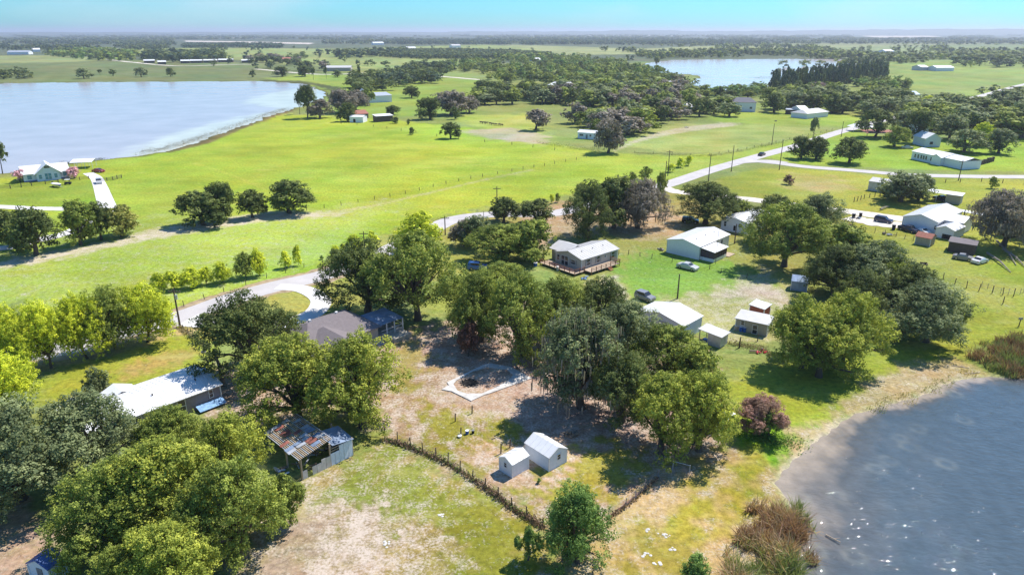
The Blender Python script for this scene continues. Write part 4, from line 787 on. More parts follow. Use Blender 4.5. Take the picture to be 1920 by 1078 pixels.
def house(name, cat, label, O, U, V, h, rise, ridge='u', oh=.35, wall='white_wall', rf='white_roof', ops=(), hip=0.0, z0=-.05, foot=None, lv=None, lu=None, vents=0, group=None):
    fr = Fr(O, U, V)
    if lv: fr.lv = lv
    if lu: fr.lu = lu
    root = empty(name, (fr.o.x, fr.o.y, 0), 0, label, cat, group)
    walls(fr, root, 0, fr.lu, 0, fr.lv, h, rise, ridge, M[wall], z0, hip); ro = roof(fr, root, 0, fr.lu, 0, fr.lv, h, rise, ridge, oh, M[rf], hip)
    if math.hypot(fr.o.x, fr.o.y) < 270 and rf != 'shingle' and not hip:      # standing seams and corner boards
        rb = MB(fr); lu, lv2, z = fr.lu, fr.lv, .02
        if ridge == 'u':
            k = rise/(lv2/2); n = int(lu/.8)
            for i in range(n+1):
                a = lu*i/n; 
                for b0_, b1_ in ((-oh, lv2/2), (lv2+oh, lv2/2)): rb.tube((a, b0_, h-oh*k+z), (a, b1_, h+rise+z), .03, n=4)
        elif ridge == 'v':
            k = rise/(lu/2); n = int(lv2/.8)
            for i in range(n+1):
                bb = lv2*i/n
                for a0_, a1_ in ((-oh, lu/2), (lu+oh, lu/2)): rb.tube((a0_, bb, h-oh*k+z), (a1_, bb, h+rise+z), .03, n=4)
        if rb.v: tag(rb.build('roof_seams', M[rf], ro), kind='stuff')
        for a in (0, lu):
            for bb in (0, lv2): MB(fr).box(a-.07, a+.07, bb-.07, bb+.07, .01, h-.25).build('corner_board', M['trim'], root)
    if foot: MB(fr).box(-.04, fr.lu+.04, -.04, fr.lv+.04, -.05, .45).build('foundation_skirt', M[foot], root)
    for k in range(vents):
        a = fr.lu*(k+.7)/(vents+.4); b = fr.lv*.3; z = h+rise*.55
        MB(fr).tube((a, b, z-.1), (a, b, z+.35), .09, .09, 6).build('vent_pipe', M['grey'], ro)
    for o in ops: opening(fr, root, *o)
    return fr, root
def deck(fr, root, a0, a1, b0, b1, z, mt, rail=(), steps=None):
    d = MB(fr).box(a0, a1, b0, b1, z-.12, z).build('deck', M['palewood'], root)
    b = MB(fr)
    n = max(2, int((a1-a0)/2)+1)
    for i in range(n):
        for bb in (b0+.08, b1-.08): b.box(a0+(a1-a0-.12)*i/(n-1), a0+(a1-a0-.12)*i/(n-1)+.12, bb-.06, bb+.06, 0, z-.125)
    b.build('deck_footing', mt, root)
    for s in rail:
        if s in 'lr': P, Q = ((a0 if s == 'l' else a1), b0), ((a0 if s == 'l' else a1), b1)
        else: P, Q = (a0, (b0 if s == 'f' else b1)), (a1, (b0 if s == 'f' else b1))
        P, Q = Vector(P), Vector(Q); L0 = (Q-P).length; k = max(2, int(L0/1.5)+1); rb = MB(fr)
        for zz in (z+.35, z+.65, z+.95): rb.tube((P.x, P.y, zz), (Q.x, Q.y, zz), .05, n=4)
        for i in range(k): p = P+(Q-P)*i/(k-1); rb.box(p.x-.06, p.x+.06, p.y-.06, p.y+.06, z, z+1.02)
        rb.build('railing', mt, d)
    if steps:
        sa, sb, dr = steps; sm = MB(fr)
        for k in range(4): sm.box(sa, sa+1.2, sb+dr*.3*k-.15, sb+dr*.3*k+.15, z-.2*(k+1), z-.2*(k+1)+.06)
        sm.build('steps', mt, root)
def awning(fr, root, a0, a1, b0, b1, zlo, zhi, rm, posts, pm=None, low='f', t=.08, name='porch_roof', pr=.06):
    z = {'f': (zlo, zlo, zhi, zhi), 'b': (zhi, zhi, zlo, zlo), 'l': (zlo, zhi, zhi, zlo), 'r': (zhi, zlo, zlo, zhi)}[low]
    MB(fr).slab([(a0,b0,z[0]),(a1,b0,z[1]),(a1,b1,z[2]),(a0,b1,z[3])], t).build(name, M[rm], root)
    for a, b in posts: 
        fa = (a-a0)/(a1-a0); fb = (b-b0)/(b1-b0); zt = (z[0]*(1-fa)+z[1]*fa)*(1-fb)+(z[3]*(1-fa)+z[2]*fa)*fb
        MB(fr).box(a-pr, a+pr, b-pr, b+pr, -.02, zt-t-.003).build('post', M[pm or 'trim'], root)

# lake house with flowering trees
fr, rt = house('lake_house', 'house', 'white lake house with steep white metal gable and pink flowering trees', G(46,342.5), G(131,333.6), G(40,334), 3.0, 2.1, 'u', .5, 'white_wall', 'white_roof', lv=9,
    ops=[('u0',.13,.9,1.3,1.3,'teal'),('u0',.92,.9,1.4,1.3,'teal')], foot='purple')
c0, c1 = fr.lu*.28, fr.lu*.80
walls(fr, rt, c0, c1, -1.4, 3.5, 3.1, 2.9, 'v', M['blue_wall']); roof(fr, rt, c0, c1, -1.4, 7, 3.1, 2.9, 'v', .8, M['white_roof'], name='gable_roof')
g2 = Fr(fr.o, fr.o+fr.u, fr.o+fr.v); g2.o = fr.o-fr.v*1.4; g2.lu = fr.lu; g2.lv = 1
def g2f(a, b, z): p = fr.u*a+fr.v*(b-1.4); return (p.x, p.y, z)
class Sh:   # frame shifted to the projecting gable
    lu = fr.lu; lv = 1
    def __call__(s, a, b, z): return g2f(a, b, z)
for t, w_, k_ in ((.36,.9,'teal'),(.50,1.0,'teal'),(.565,1.0,'teal'),(.70,.9,'teal')): opening(Sh(), rt, 'u0', t, .5 if .45 < t < .6 else .9, w_, 2.1 if .45 < t < .6 else 1.4, k_)
opening(Sh(), rt, 'u0', .54, 4.5, 1.6, .7, 'window')
fr2 = Fr(G(132,318), G(174,316), G(128,308)); root = empty('carport', (*fr2.o, 0), 0, 'long white roofed carport joined to the right of the lake house', 'carport')
awning(fr2, root, 0, fr2.lu, 0, 6, 2.5, 3.0, 'white_roof', [(fr2.lu*k/3, b) for k in range(4) for b in (.2, 5.8)], low='f')

# double wide beige home with decks
fr, rt = house('beige_home', 'mobile home', 'beige double wide home with pale grey roof and red brown decks', G(1090,511), G(1157,489.5), G(1036,497), 3.1, 1.05, 'u', .35, 'beige_wall', 'light_roof',
    ops=[('u0',.18,1.2,1.1,1.4,'shutter'),('u0',.45,1.2,1.0,1.4,'shutter'),('u0',.64,1.9,.5,.5,'window'),('u0',.87,1.2,1.1,1.4,'shutter'),('v0',.32,1.3,1.3,1.0,'shutter'),('v0',.58,.5,1.0,2.1,'window'),('v0',.72,.5,1.0,2.1,'window'),('v0',.90,1.2,.8,1.3,'window')], foot='beige_wall', vents=3)
hw = fr.lv
walls(fr, rt, fr.lu*.15, fr.lu*.62, hw, hw+3.2, 2.9, .9, 'v', M['beige_wall']); roof(fr, rt, fr.lu*.12, fr.lu*.62, hw-2, hw+3.2, 3.0, 1.1, 'v', .4, M['light_roof'], name='wing_roof')
deck(fr, rt, -3.2, -.05, -1.0, hw+2.0, .6, M['deckwood'], 'lf', None); deck(fr, rt, .2, fr.lu*.80, -2.8, -.05, .7, M['deckwood'], 'fr', (fr.lu*.45, -3.0, -1))

# white metal home with screened porch
fr, rt = house('white_home', 'mobile home', 'white home with bright metal roof and dark screened porch', G(1309.6,487.5), G(1364.5,463), G(1247.7,474), 3.3, 1.0, 'u', .3, 'white_wall', 'white_roof',
    ops=[('u0',.75,1.5,.9,1.0,'window')], vents=3)
pw = min(6.5, fr.lu*.55)
awning(fr, rt, .3, pw+.5, -3.8, .1, 2.5, 3.0, 'white_roof', [], low='f')
MB(fr).box(.6, pw+.2, -3.5, -.03, -.05, .75).build('porch_base', M['white_wall'], rt); sc = MB(fr).box(.7, pw+.1, -3.4, -.03, .751, 2.4).build('porch_screen', M['screen'], rt)
b = MB(fr)
for k in range(6): a = .62+(pw-.5)*k/5; b.box(a, a+.12, -3.52, -3.38, .751, 2.46)
for k in range(4): b.box(.60, .72, -3.5+k*1.1, -3.38+k*1.1, .751, 2.5)
b.build('mullion', M['brown_wall'], sc)
deck(fr, rt, pw+.2, pw+3.4, -4.2, -1.0, .18, M['deckwood'])
fr, rt = house('white_home', 'mobile home', 'white home at the back, half hidden by two dark oaks', G(1401.5,440.5), G(1428,428), G(1352,430.5), 3.1, .9, 'u', .3, 'white_wall', 'white_roof', lu=14,
    ops=[('v0',.86,1.2,.6,1.3,'window'),('v0',.3,1.6,.9,.9,'window'),('v0',.5,.4,.6,1.4,'opening')])

# white metal garage, grey shed, tan shed, rust red shed
zr = 4.3
fr, rt = house('metal_garage', 'garage', 'bright white metal garage with big roof beside the central grove', G(1282,611,2.9), G(1316,592.5,2.9), G(1176,573,2.9), 3.0, 1.1, 'u', .25, 'blue_wall', 'white_roof', lv=9.6,
    ops=[('v0',.44,.05,4.2,2.3,'garage')])
fr = Fr(G(1349.5,653), G(1362,645), G(1326,648)); fr.lu = max(fr.lu, 2.6); root = empty('lean_to_shed', (*fr.o, 0), 0, 'small grey shed with flat white roof and an open bay', 'shed')
walls(fr, root, 0, fr.lu, 0, 2.4, 2.1, .15, 'mono', M['galv']); awning(fr, root, -.3, fr.lu+.3, -.3, 4.2, 2.15, 2.45, 'light_roof', [(0, 3.9), (fr.lu, 3.9)], 'palewood', low='f'); opening(fr, root, 'v0', .5, .1, .1, 1.8, 'window') if False else None
MB(fr).box(.3, 1.0, 2.45, 3.4, 0, .6).build('shelf', M['blueroof'], root)
fr, rt = house('tan_shed', 'shed', 'long tan shed with white flat roof and blue barrels in front', G(1378,618), G(1437,631), G(1386,604), 2.3, .35, 'mono', .25, 'tan_wall', 'light_roof', lv=3.6,
    ops=[('u0',.22,1.2,.55,.8,'window'),('u0',.62,.05,.8,1.6,'window')])
fr, rt = house('red_shed', 'shed', 'tiny rust red shed with slanted white roof behind the tan shed', G(1404.5,588), G(1431,597), G(1411,580), 1.9, .5, 'mono', .2, 'red_wall', 'white_roof', lv=2.0)
fr, rt = house('grey_shed', 'shed', 'small blue grey shed standing in oak shade', G(1482,544), G(1512,548), G(1486,534), 2.1, .9, 'u', .1, 'metal_blue', 'metal_blue', lv=3.0)
# the pair of white sheds
fr, rt = house('small_white_shed', 'shed', 'smaller of the two white gabled sheds in the fenced yard', G(960.3,896), G(990.5,878.2), G(934.8,882.5), 1.95, .55, 'u', .12, 'white_wall', 'white_roof', ops=[('v0',.52,1.0,.42,.6,'window')])
MB(fr).box(-.02, fr.lu+.02, -.02, fr.lv+.02, -.04, .12).build('skid_base', M['trim'], rt)
fr, rt = house('large_white_shed', 'shed', 'larger of the two white gabled sheds, window facing the lake', G(1029.2,883.8), G(1061.5,866), G(976,834,2.0), 2.05, .8, 'v', .12, 'blue_wall', 'white_roof', ops=[('u0',.55,1.05,.5,.7,'window')])
MB(fr).box(-.02, fr.lu+.02, -.02, fr.lv+.02, -.04, .12).build('skid_base', M['trim'], rt)
# blue roofed shed bottom left
fr, rt = house('blue_roofed_shed', 'shed', 'small pale shed with dark blue metal roof at the bottom left', G(98,1096), G(128,1072), G(71,1076), 2.0, .7, 'u', .12, 'blue_wall', 'blueroof', ops=[('v0',.45,.1,.7,1.6,'door')])
# long mobile home
U0, U1, U2 = G(411.4,720,2.7), G(239.5,783,2.7), G(359,687,2.7)
fr, rt = house('long_mobile_home', 'mobile home', 'long grey walled mobile home with bright white roof at the left', U0, U1, U2, 2.75, .9, 'u', .35, 'grey_wall', 'white_roof', lu=Vector(Vector(U1)-Vector(U0)).length+5,
    ops=[('u0',.08,1.2,.5,1.1,'window'),('u0',.32,.5,1.0,1.9,'window'),('u0',.40,.5,.9,2.0,'door'),('u0',.67,1.0,1.6,1.2,'window')])
q = fr.lu; lv = fr.lv
for a in (.50, .80): walls(fr, rt, q*a, q*a+4, lv, lv+.9, 2.6, .6, 'v', M['grey_wall']); roof(fr, rt, q*a, q*a+4, lv-1.8, lv+.9, 2.7, .85, 'v', .3, M['white_roof'], name='dormer_roof')
for a in (.13, .47): MB(fr).tube((q*a, lv*.3, 2.9), (q*a, lv*.3, 3.6), .1, .1, 6).build('vent_pipe', M['dark'], rt)
MB(fr).slab([(.0,-1.5,.35),(q*.22,-1.5,.35),(q*.22,-.1,.75),(0,-.1,.75)], .06).build('fallen_skirting', M['bluetarp'], rt)
dish = empty('satellite_dish', (*G(386,692), 0), 0, 'small dark satellite dish on a post behind the long mobile home', 'satellite dish')
MB().tube((0,0,0), (0,0,2.9), .05, n=6).build('post', M['pole'], dish); MB().ball((.05,.1,3.0), .42, .55, 8).build('reflector', M['grey'], dish)
snag = empty('dead_trunk', (*G(420,722), 0), 0, 'bare pale dead trunk at the right end of the long mobile home', 'tree'); b = MB(); b.tube((0,0,-.1), (-.3,.1,3.6), .38, .26, 8).tube((-.3,.1,3.4), (-.7,.2,5.0), .25, .16, 7).tube((-.2,.1,2.6), (.6,-.2,4.2), .14, .05, 6).build('trunk', M['palebark'], snag)
# brown shingle house
fr = Fr(G(711.7,609.8,2.9), G(756.5,594,2.9), G(685,595,2.9)); root = empty('brown_roofed_house', (*fr.o, 0), 0, 'brown grey shingle roofed house with metal roofed back porch', 'house')
pl = fr.lu
awning(fr, root, 0, pl, 0, 5.6, 2.8, 3.1, 'metal_blue', [(pl-.15, .15), (pl-.15, 5.4), (pl*.62, .15), (pl*.30, .15)], low='f', name='porch_roof', pr=.08)
MB(fr).box(.1, pl-.1, .1, 5.5, -.05, .75).build('porch_floor', M['beige_wall'], root)
b = MB(fr); b.tube((.3,.1,1.6), (pl-.1,.1,1.6), .05, n=4).tube((pl-.1,.1,1.6), (pl-.1,5.5,1.6), .05, n=4); b.box(.3, pl-.1, .08, .13, 1.0, 1.04); b.build('railing', M['trim'], root)
for k in range(4): MB(fr).box(-1.8, -.4, -.9-.3*k, -.62-.3*k, .6-.16*k, .66-.16*k).build('step', M['galv'], root)
walls(fr, root, -13.5, -.2, .3, 10.5, 2.9, 0, 'none', M['beige_wall'])
roof(fr, root, -13.5, -.2, .3, 10.5, 2.95, 2.0, 'u', .6, M['shingle'], hip=.28)
walls(fr, root, -12.5, -5, -4.5, .3, 2.8, 0, 'none', M['beige_wall']); roof(fr, root, -12.8, -5.0, -4.8, 5, 2.85, 1.7, 'v', .5, M['shingle'], hip=.25, name='wing_roof')
walls(fr, root, -19.5, -13.5, -2.0, 7.5, 2.8, 0, 'none', M['beige_wall']); roof(fr, root, -19.5, -13.3, -2.0, 7.5, 2.85, 1.3, 'v', .5, M['shingle'], hip=.3, name='garage_roof')
for a, bb, z in ((-9.5,6.2,4.9),(-4.5,6.0,4.9)): MB(fr).box(a-.2, a+.2, bb-.2, bb+.2, z-.4, z+.15).build('roof_vent', M['trim'], root)
MB(fr).box(pl-4.2, pl-.4, -2.6, -.4, -.02, .7).build('brick_planter', M['tan_wall'], root)
# collapsed barn
fr = Fr(G(567,900), G(663.5,852.5), G(510,852)); root = empty('collapsed_barn', (*fr.o, 0), 0, 'half collapsed open barn with rusty and blue metal roof sheets', 'barn')
w_, dp, h_ = fr.lu, fr.lv*1.05, 2.9
mw = w_*.55
for i, (a, bb, hh) in enumerate([(.08,.08,h_),(.08,dp*.45,h_),(.08,dp-.1,h_),(mw,.08,h_+.2),(mw,dp-.1,h_+.4),(w_-.1,.08,h_-.4),(w_-.1,dp*.6,h_-.3)]):
    MB(fr).tube((a, bb, -.05), (a+.06, bb, hh), .13, .11, 7).build('post', M['palewood'], root)
for a in (.08,): 
    for bb, s in ((.08,1),(dp*.45,1),(dp*.45,-1),(dp-.1,-1)): MB(fr).tube((a, bb+s*.05, h_-1.0), (a, bb+s*.9, h_-.05), .06, n=5).build('brace', M['palewood'], root)
b = MB(fr)
for k in range(6): bb = dp*k/5; b.tube((-.3, bb, h_), (mw+.4, bb, h_+.9), .06, n=4)
b.build('rafter', M['wood'], root)
rr = random.Random(4); ns = 22
for k in range(ns):    # purlins, some bare
    a = -.25+(mw+.55)*k/(ns-1); z = h_+.9*(a+.3)/(mw+.7)+.08
    MB(fr).box(a-.05, a+.05, -.3, dp+.3, z, z+.07).build('purlin', M['palewood'] if k % 3 else M['galv'], root)
for i in range(13):
    for j in range(4):
        if rr.random() < .42: continue
        b0 = -.35+(dp+.6)*i/13; b1 = b0+(dp+.6)/13-.05; a0 = -.4+(mw+.7)*j/4+rr.uniform(-.1,.1); a1 = a0+(mw+.7)/4*rr.uniform(.75,1.05); z = lambda a: h_+.9*(a+.3)/(mw+.7)+.17+.02*(i%2); tl = rr.uniform(-.05,.18)
        red = (j < 2 and i > 6) or rr.random() < .2
        MB(fr).slab([(a0,b0,z(a0)+tl),(a1,b0,z(a1)),(a1,b1,z(a1)+tl*.3),(a0,b1,z(a0))], .02).build('roof_sheet', M['rust'] if red and rr.random() < .55 else M['metal_blue'] if rr.random() < .6 else M['galv'], root)
MB(fr).slab([(mw+.3,-.2,h_-.05),(w_+.1,-.2,h_-.5),(w_+.1,dp*.42,h_-.1),(mw+.3,dp*.42,h_+.3)], .03).build('lean_to_sheet', M['metal_blue'], root)
np_ = 11
for k in range(np_):
    a0 = .15+(w_-.2)*k/np_; a1 = a0+(w_-.2)/np_-.03; top = 1.15 if k < 4 else 1.5 if k < 6 else 1.7 if k < 8 else h_-.55
    if k == 1: continue
    MB(fr).box(a0, a1, -.03-.012*(k%2), .02, .02, top).build('wall_sheet', M['galv'] if k < 6 else M['blue_wall'], root)
for z in (1.95, 2.3): MB(fr).box(mw, w_*.78, -.02, .04, z, z+.08).build('rail', M['palewood'], root)
MB(fr).box(w_-.06, w_-.02, .1, dp*.6, 0, h_-.6).build('side_wall', M['metal_blue'], root)
rr = random.Random(8)
for k, (pa, pb) in enumerate([(1.5,2),(2.5,4),(4.5,3),(3.5,5.5),(6,3)]):
    p = fr(pa, pb, 0); o = empty('scrap_pile', (fr.o.x+p[0], fr.o.y+p[1], 0), 0, ['low heap of scrap boards by the front post of the collapsed barn','grey scrap heap in the middle of the collapsed barn','scrap heap under the torn roof sheets of the barn','scrap heap at the dark back of the collapsed barn','scrap heap behind the grey sheet wall of the barn'][k], 'junk', 'scrap inside the barn')
    for j in range(5): a = rr.uniform(0, 3); x_, y_ = rr.uniform(-.7,.7), rr.uniform(-.7,.7); MB().tube((x_,y_,.1+.1*j), (x_+math.cos(a)*1.3, y_+math.sin(a)*1.3, .15+.1*j), .09, n=4).build('board', M['galv'] if j % 2 else M['wood'], o)
# white house complex on the right
fr, rt = house('white_house', 'house', 'large white house with many bright roof planes and parked trucks', G(1753.8,440), G(1799,417), G(1691.6,427), 3.4, 1.3, 'u', .3, 'white_wall', 'white_roof', ops=[('v0',.04,1.3,.5,1.0,'window')])
walls(fr, rt, 4.5, 12.5, -4.5, -.01, 3.2, .9, 'v', M['white_wall']); roof(fr, rt, 4.5, 12.5, -4.5, 4.0, 3.3, 1.0, 'v', .3, M['white_roof'], name='wing_roof'); MB(fr).tube((9.5,-3,3.5), (9.5,-3,5.6), .14, n=8).build('stove_pipe', M['dark'], rt)
awning(fr, rt, fr.lu-.2, fr.lu+5, -5.5, 2.5, 2.6, 3.1, 'white_roof', [(fr.lu+4.8,-5.3),(fr.lu+4.8,2.2),(fr.lu+2.3,-5.3)], low='r')
fr, rt = house('white_outbuilding', 'garage', 'small white gabled outbuilding in front of the large white house', G(1785.5,451), G(1804,442.5), G(1753,444), 2.6, .8, 'u', .25, 'white_wall', 'white_roof', lu=7, ops=[('v0',.35,.05,2.2,1.2,'opening')])
fr, rt = house('tan_shed', 'shed', 'small tan shed with dull red roof by the yard fence', G(1714.8,457.5), G(1742.5,463), G(1716,448), 2.2, .8, 'u', .25, 'tan_wall', 'red_roof', lv=3.2)
fr, rt = house('brown_shed', 'shed', 'dark brown weathered shed under the leaning moss hung oak', G(1775.7,471.5), G(1826,479.5), G(1784,455), 2.6, .5, 'u', .2, 'brown_wall', 'shingle', lv=5)
fr = Fr(G(1798.5,384.5), G(1808,377), G(1762,379)); root = empty('open_shed', (*fr.o, 0), 0, 'tan shed with open carport bay and white roof behind the big house', 'shed')
walls(fr, root, 0, 3.8, 0, 4, 2.8, .1, 'mono', M['tan_wall']); awning(fr, root, -.3, 4.1, -.3, 9.5, 2.85, 3.1, 'white_roof', [(.1,9.2),(3.8,9.2),(.1,6.5)], low='l')
# others in the middle distance
fr, rt = house('long_white_house', 'mobile home', 'long white house with a row of dark windows on the right lawn', G(1708,298.5), G(1766,311), G(1722,289), 3.4, 1.2, 'u', .3, 'white_wall', 'white_roof', lv=9.5,
    ops=[('u0',k,1.0,.8,1.4,'window') for k in (.12,.22,.32,.40,.48,.64,.72,.82,.92)]+[('v1',.5,1.6,1.6,.8,'window')])
L1 = fr.lu; walls(fr, rt, L1*.72, L1, -1.2, -.01, 3.3, .8, 'v', M['white_wall']); roof(fr, rt, L1*.72, L1, -1.2, 4, 3.35, .9, 'v', .3, M['white_roof'], name='gable_roof')
walls(fr, rt, L1+.02, L1+9, .5, 9, 3.3, .01, 'none', M['white_wall']); roof(fr, rt, L1, L1+9, .5, 9, 3.3, 1.1, 'u', .3, M['white_roof'], name='wing_roof')
fr, rt = house('grey_metal_shed', 'shed', 'grey metal shed partly hidden by the umbrella shaped oak', G(1627,357), G(1655,361), G(1632,346), 3.2, .8, 'u', .2, 'galv', 'light_roof', lv=7, lu=14)
fr, rt = house('grey_roofed_house', 'house', 'big white walled house with dark hip roof near the far lake', G(1371.5,209.5), G(1416,210.5), G(1376,200), 6.2, 2.4, 'u', .5, 'white_wall', 'dark_roof', hip=.25, lv=16, ops=[('u0',.8,2.0,1.5,1.2,'window')])
fr, rt = house('white_trailer_home', 'mobile home', 'white trailer home beside the pinkish moss hung tree', G(1083,260), G(1117,262.5), G(1085,254), 3.2, .9, 'u', .25, 'white_wall', 'white_roof', lv=6, ops=[('u0',.2,1.4,2.0,.9,'window'),('u0',.5,.2,1.0,2.0,'door'),('u0',.7,1.4,.8,.9,'window')])
fr, rt = house('white_pavilion', 'building', 'wide low white hip roofed building in the middle wood', G(1023,169), G(1064,170), G(1025,163), 3.5, 3.0, 'u', .8, 'white_wall', 'white_roof', hip=.3, lv=22)
fr, rt = house('white_pavilion', 'building', 'smaller white hip roofed building right of the wide one', G(1063,168.5), G(1080,168), G(1064,163), 3.5, 2.6, 'u', .8, 'white_wall', 'white_roof', hip=.35, lv=14)
fr, rt = house('metal_house', 'house', 'large grey white metal house behind the lakeside farm grove', G(690,193.5), G(735,191.5), G(690,184), 5.0, 1.8, 'u', .4, 'white_wall', 'galv', lv=16, hip=.12)
fr, rt = house('metal_house', 'house', 'steep roofed white house end showing beside the thin farm tree', G(674,190), G(692,189.5), G(675,184), 4.5, 4.0, 'v', .4, 'white_wall', 'galv', lv=14)
fr, rt = house('white_farm_shed', 'shed', 'small white farm shed in front of the lakeside grove', G(656,230), G(681,230.5), G(658,224), 3.3, .7, 'u', .2, 'white_wall', 'white_roof', lv=7, ops=[('u0',.35,.1,1.4,2,'opening')])
fr, rt = house('red_roofed_barn', 'barn', 'red brown roofed barn behind the small white farm shed', G(668,224), G(691,222), G(668,215), 3.0, 1.8, 'u', .4, 'brown_wall', 'red_roof', lv=9)
fr, rt = house('dark_barn', 'barn', 'long dark walled barn with pale roof in the farm meadow', G(706,229.5), G(737,227.5), G(706,224), 3.4, .5, 'mono', .4, 'brown_wall', 'white_roof', lv=6)
FB = 'pale roofed farm buildings in a row'
for a, b_, w__, lb in ((270,119,20,'first pale roofed farm building from the left in the far row'),(297,121.5,15,'low pale farm building, second in the far row'),(340,119.5,16,'pale roofed farm building, third in the far row'),(357,119,22,'pale roofed farm building in the middle of the far row'),(382,118.5,25,'long pale roofed farm building under the tall dark oaks'),(410,117.5,27,'longest pale farm roof at the right of the far row'),(454,118.5,20,'separate pale farm roof right of the far row')):
    house('farm_building', 'barn', lb, G(a,b_), G(a+w__,b_-.3), G(a,b_-3), 4, 1.6, 'u', .6, 'brown_wall', 'white_roof', lv=16, group=FB)
for a, b_, w__, lb, wl, rf_ in ((14,103,40,'long low white building at the far left edge','white_wall','galv'),(62,98,14,'small pale building right of the long low one at the far left','white_wall','white_roof'),(530,117,16,'pale roofed house in the trees above the left lake','tan_wall','red_roof'),(612,134,46,'grey roofed low house beside the lane above the left lake','tan_wall','light_roof'),
        (1755,134,33,'long white barn in the far right pasture','white_wall','white_roof'),(1727,133,13,'small grey barn left of the long white barn','galv','galv'),(1660,101,16,'pale roof in the scrub beyond the far lake','white_wall','white_roof'),(760,95,20,'pale roof among the far oaks at centre left','white_wall','white_roof'),
        (700,85,20,'tall pale barn on the far plain','white_wall','white_roof'),(848,90,16,'pale house on the far field edge','white_wall','light_roof'),(1000,118,14,'pale roof showing in the mixed wood','white_wall','white_roof'),(1253,166,9,'tall white gable in the dense grove','white_wall','white_roof'),(1702,187,20,'blue white roof in the upper right wood','white_wall','metal_blue'),
        (1282,212,16,'small pale hut at the right edge of the dense grove','white_wall','light_roof'),(1500,217,14,'white tent like roof beside the pale roofed houses','white_wall','white_roof'),(1836,225,18,'pale pink roof inside the upper right wood','tan_wall','light_roof'),(1726,251,14,'small white shed behind the long white house','white_wall','white_roof'),(1903,256,24,'grey roofed house at the upper right edge','grey_wall','galv')):
    d_ = depth(*G(a, b_)); house('distant_building', 'building', lb, G(a,b_), G(a+w__,b_-.2), G(a,b_-2), 3.2+d_*.0015, 1.2+d_*.0012, 'u', .5, wl, rf_, lv=min(22, 6+d_*.012))
fr, rt = house('pale_roofed_house', 'house', 'pale grey house with a patched tarp roof near the far road', G(1512,223.5), G(1552,219), G(1508,216), 3.2, 1.8, 'u', .5, 'white_wall', 'light_roof', lv=11, hip=.15)
fr, rt = house('dark_trailer', 'trailer', 'long dark trailer left of the patched roof house', G(1472,214.5), G(1504,216), G(1473,210), 3.0, .3, 'mono', .2, 'brown_wall', 'galv', lv=5)
fr, rt = house('white_house', 'house', 'white house with blue trim hidden behind the long white house', G(1733,276), G(1762,276), G(1735,268), 4.0, 2.2, 'v', .4, 'blue_wall', 'white_roof', lv=10, ops=[('u0',.4,1.2,1.5,1.2,'window')])
tn = empty('event_tent', (*G(1614,246), 0), 0, 'peaked white tent under the spreading dark oak by the road', 'tent')
MB().add([(-6,-4,2.3),(6,-4,2.3),(6,4,2.3),(-6,4,2.3),(0,0,5.2)], [(0,1,4),(1,2,4),(2,3,4),(3,0,4)]).build('canopy', M['trim'], tn)
for a in (-5.8, 5.8):
    for b_ in (-3.8, 3.8): MB().tube((a,b_,0), (a,b_,2.32), .08, n=6).build('post', M['trim'], tn)
pbn = empty('pole_barn', (*G(1615,256), 0), 0, 'low red brown roofed open pole barn right of the roadside tent', 'barn'); MB().slab([(0,-5,2.3),(22,-7,2.3),(22,1,3.1),(0,3,3.1)], .1).build('roof', M['red_roof'], pbn)
for a in (.3, 11, 21.5): MB().box(a-.1, a+.1, -4.9-a*.09, -4.7-a*.09, 0, 2.2).build('post', M['wood'], pbn)

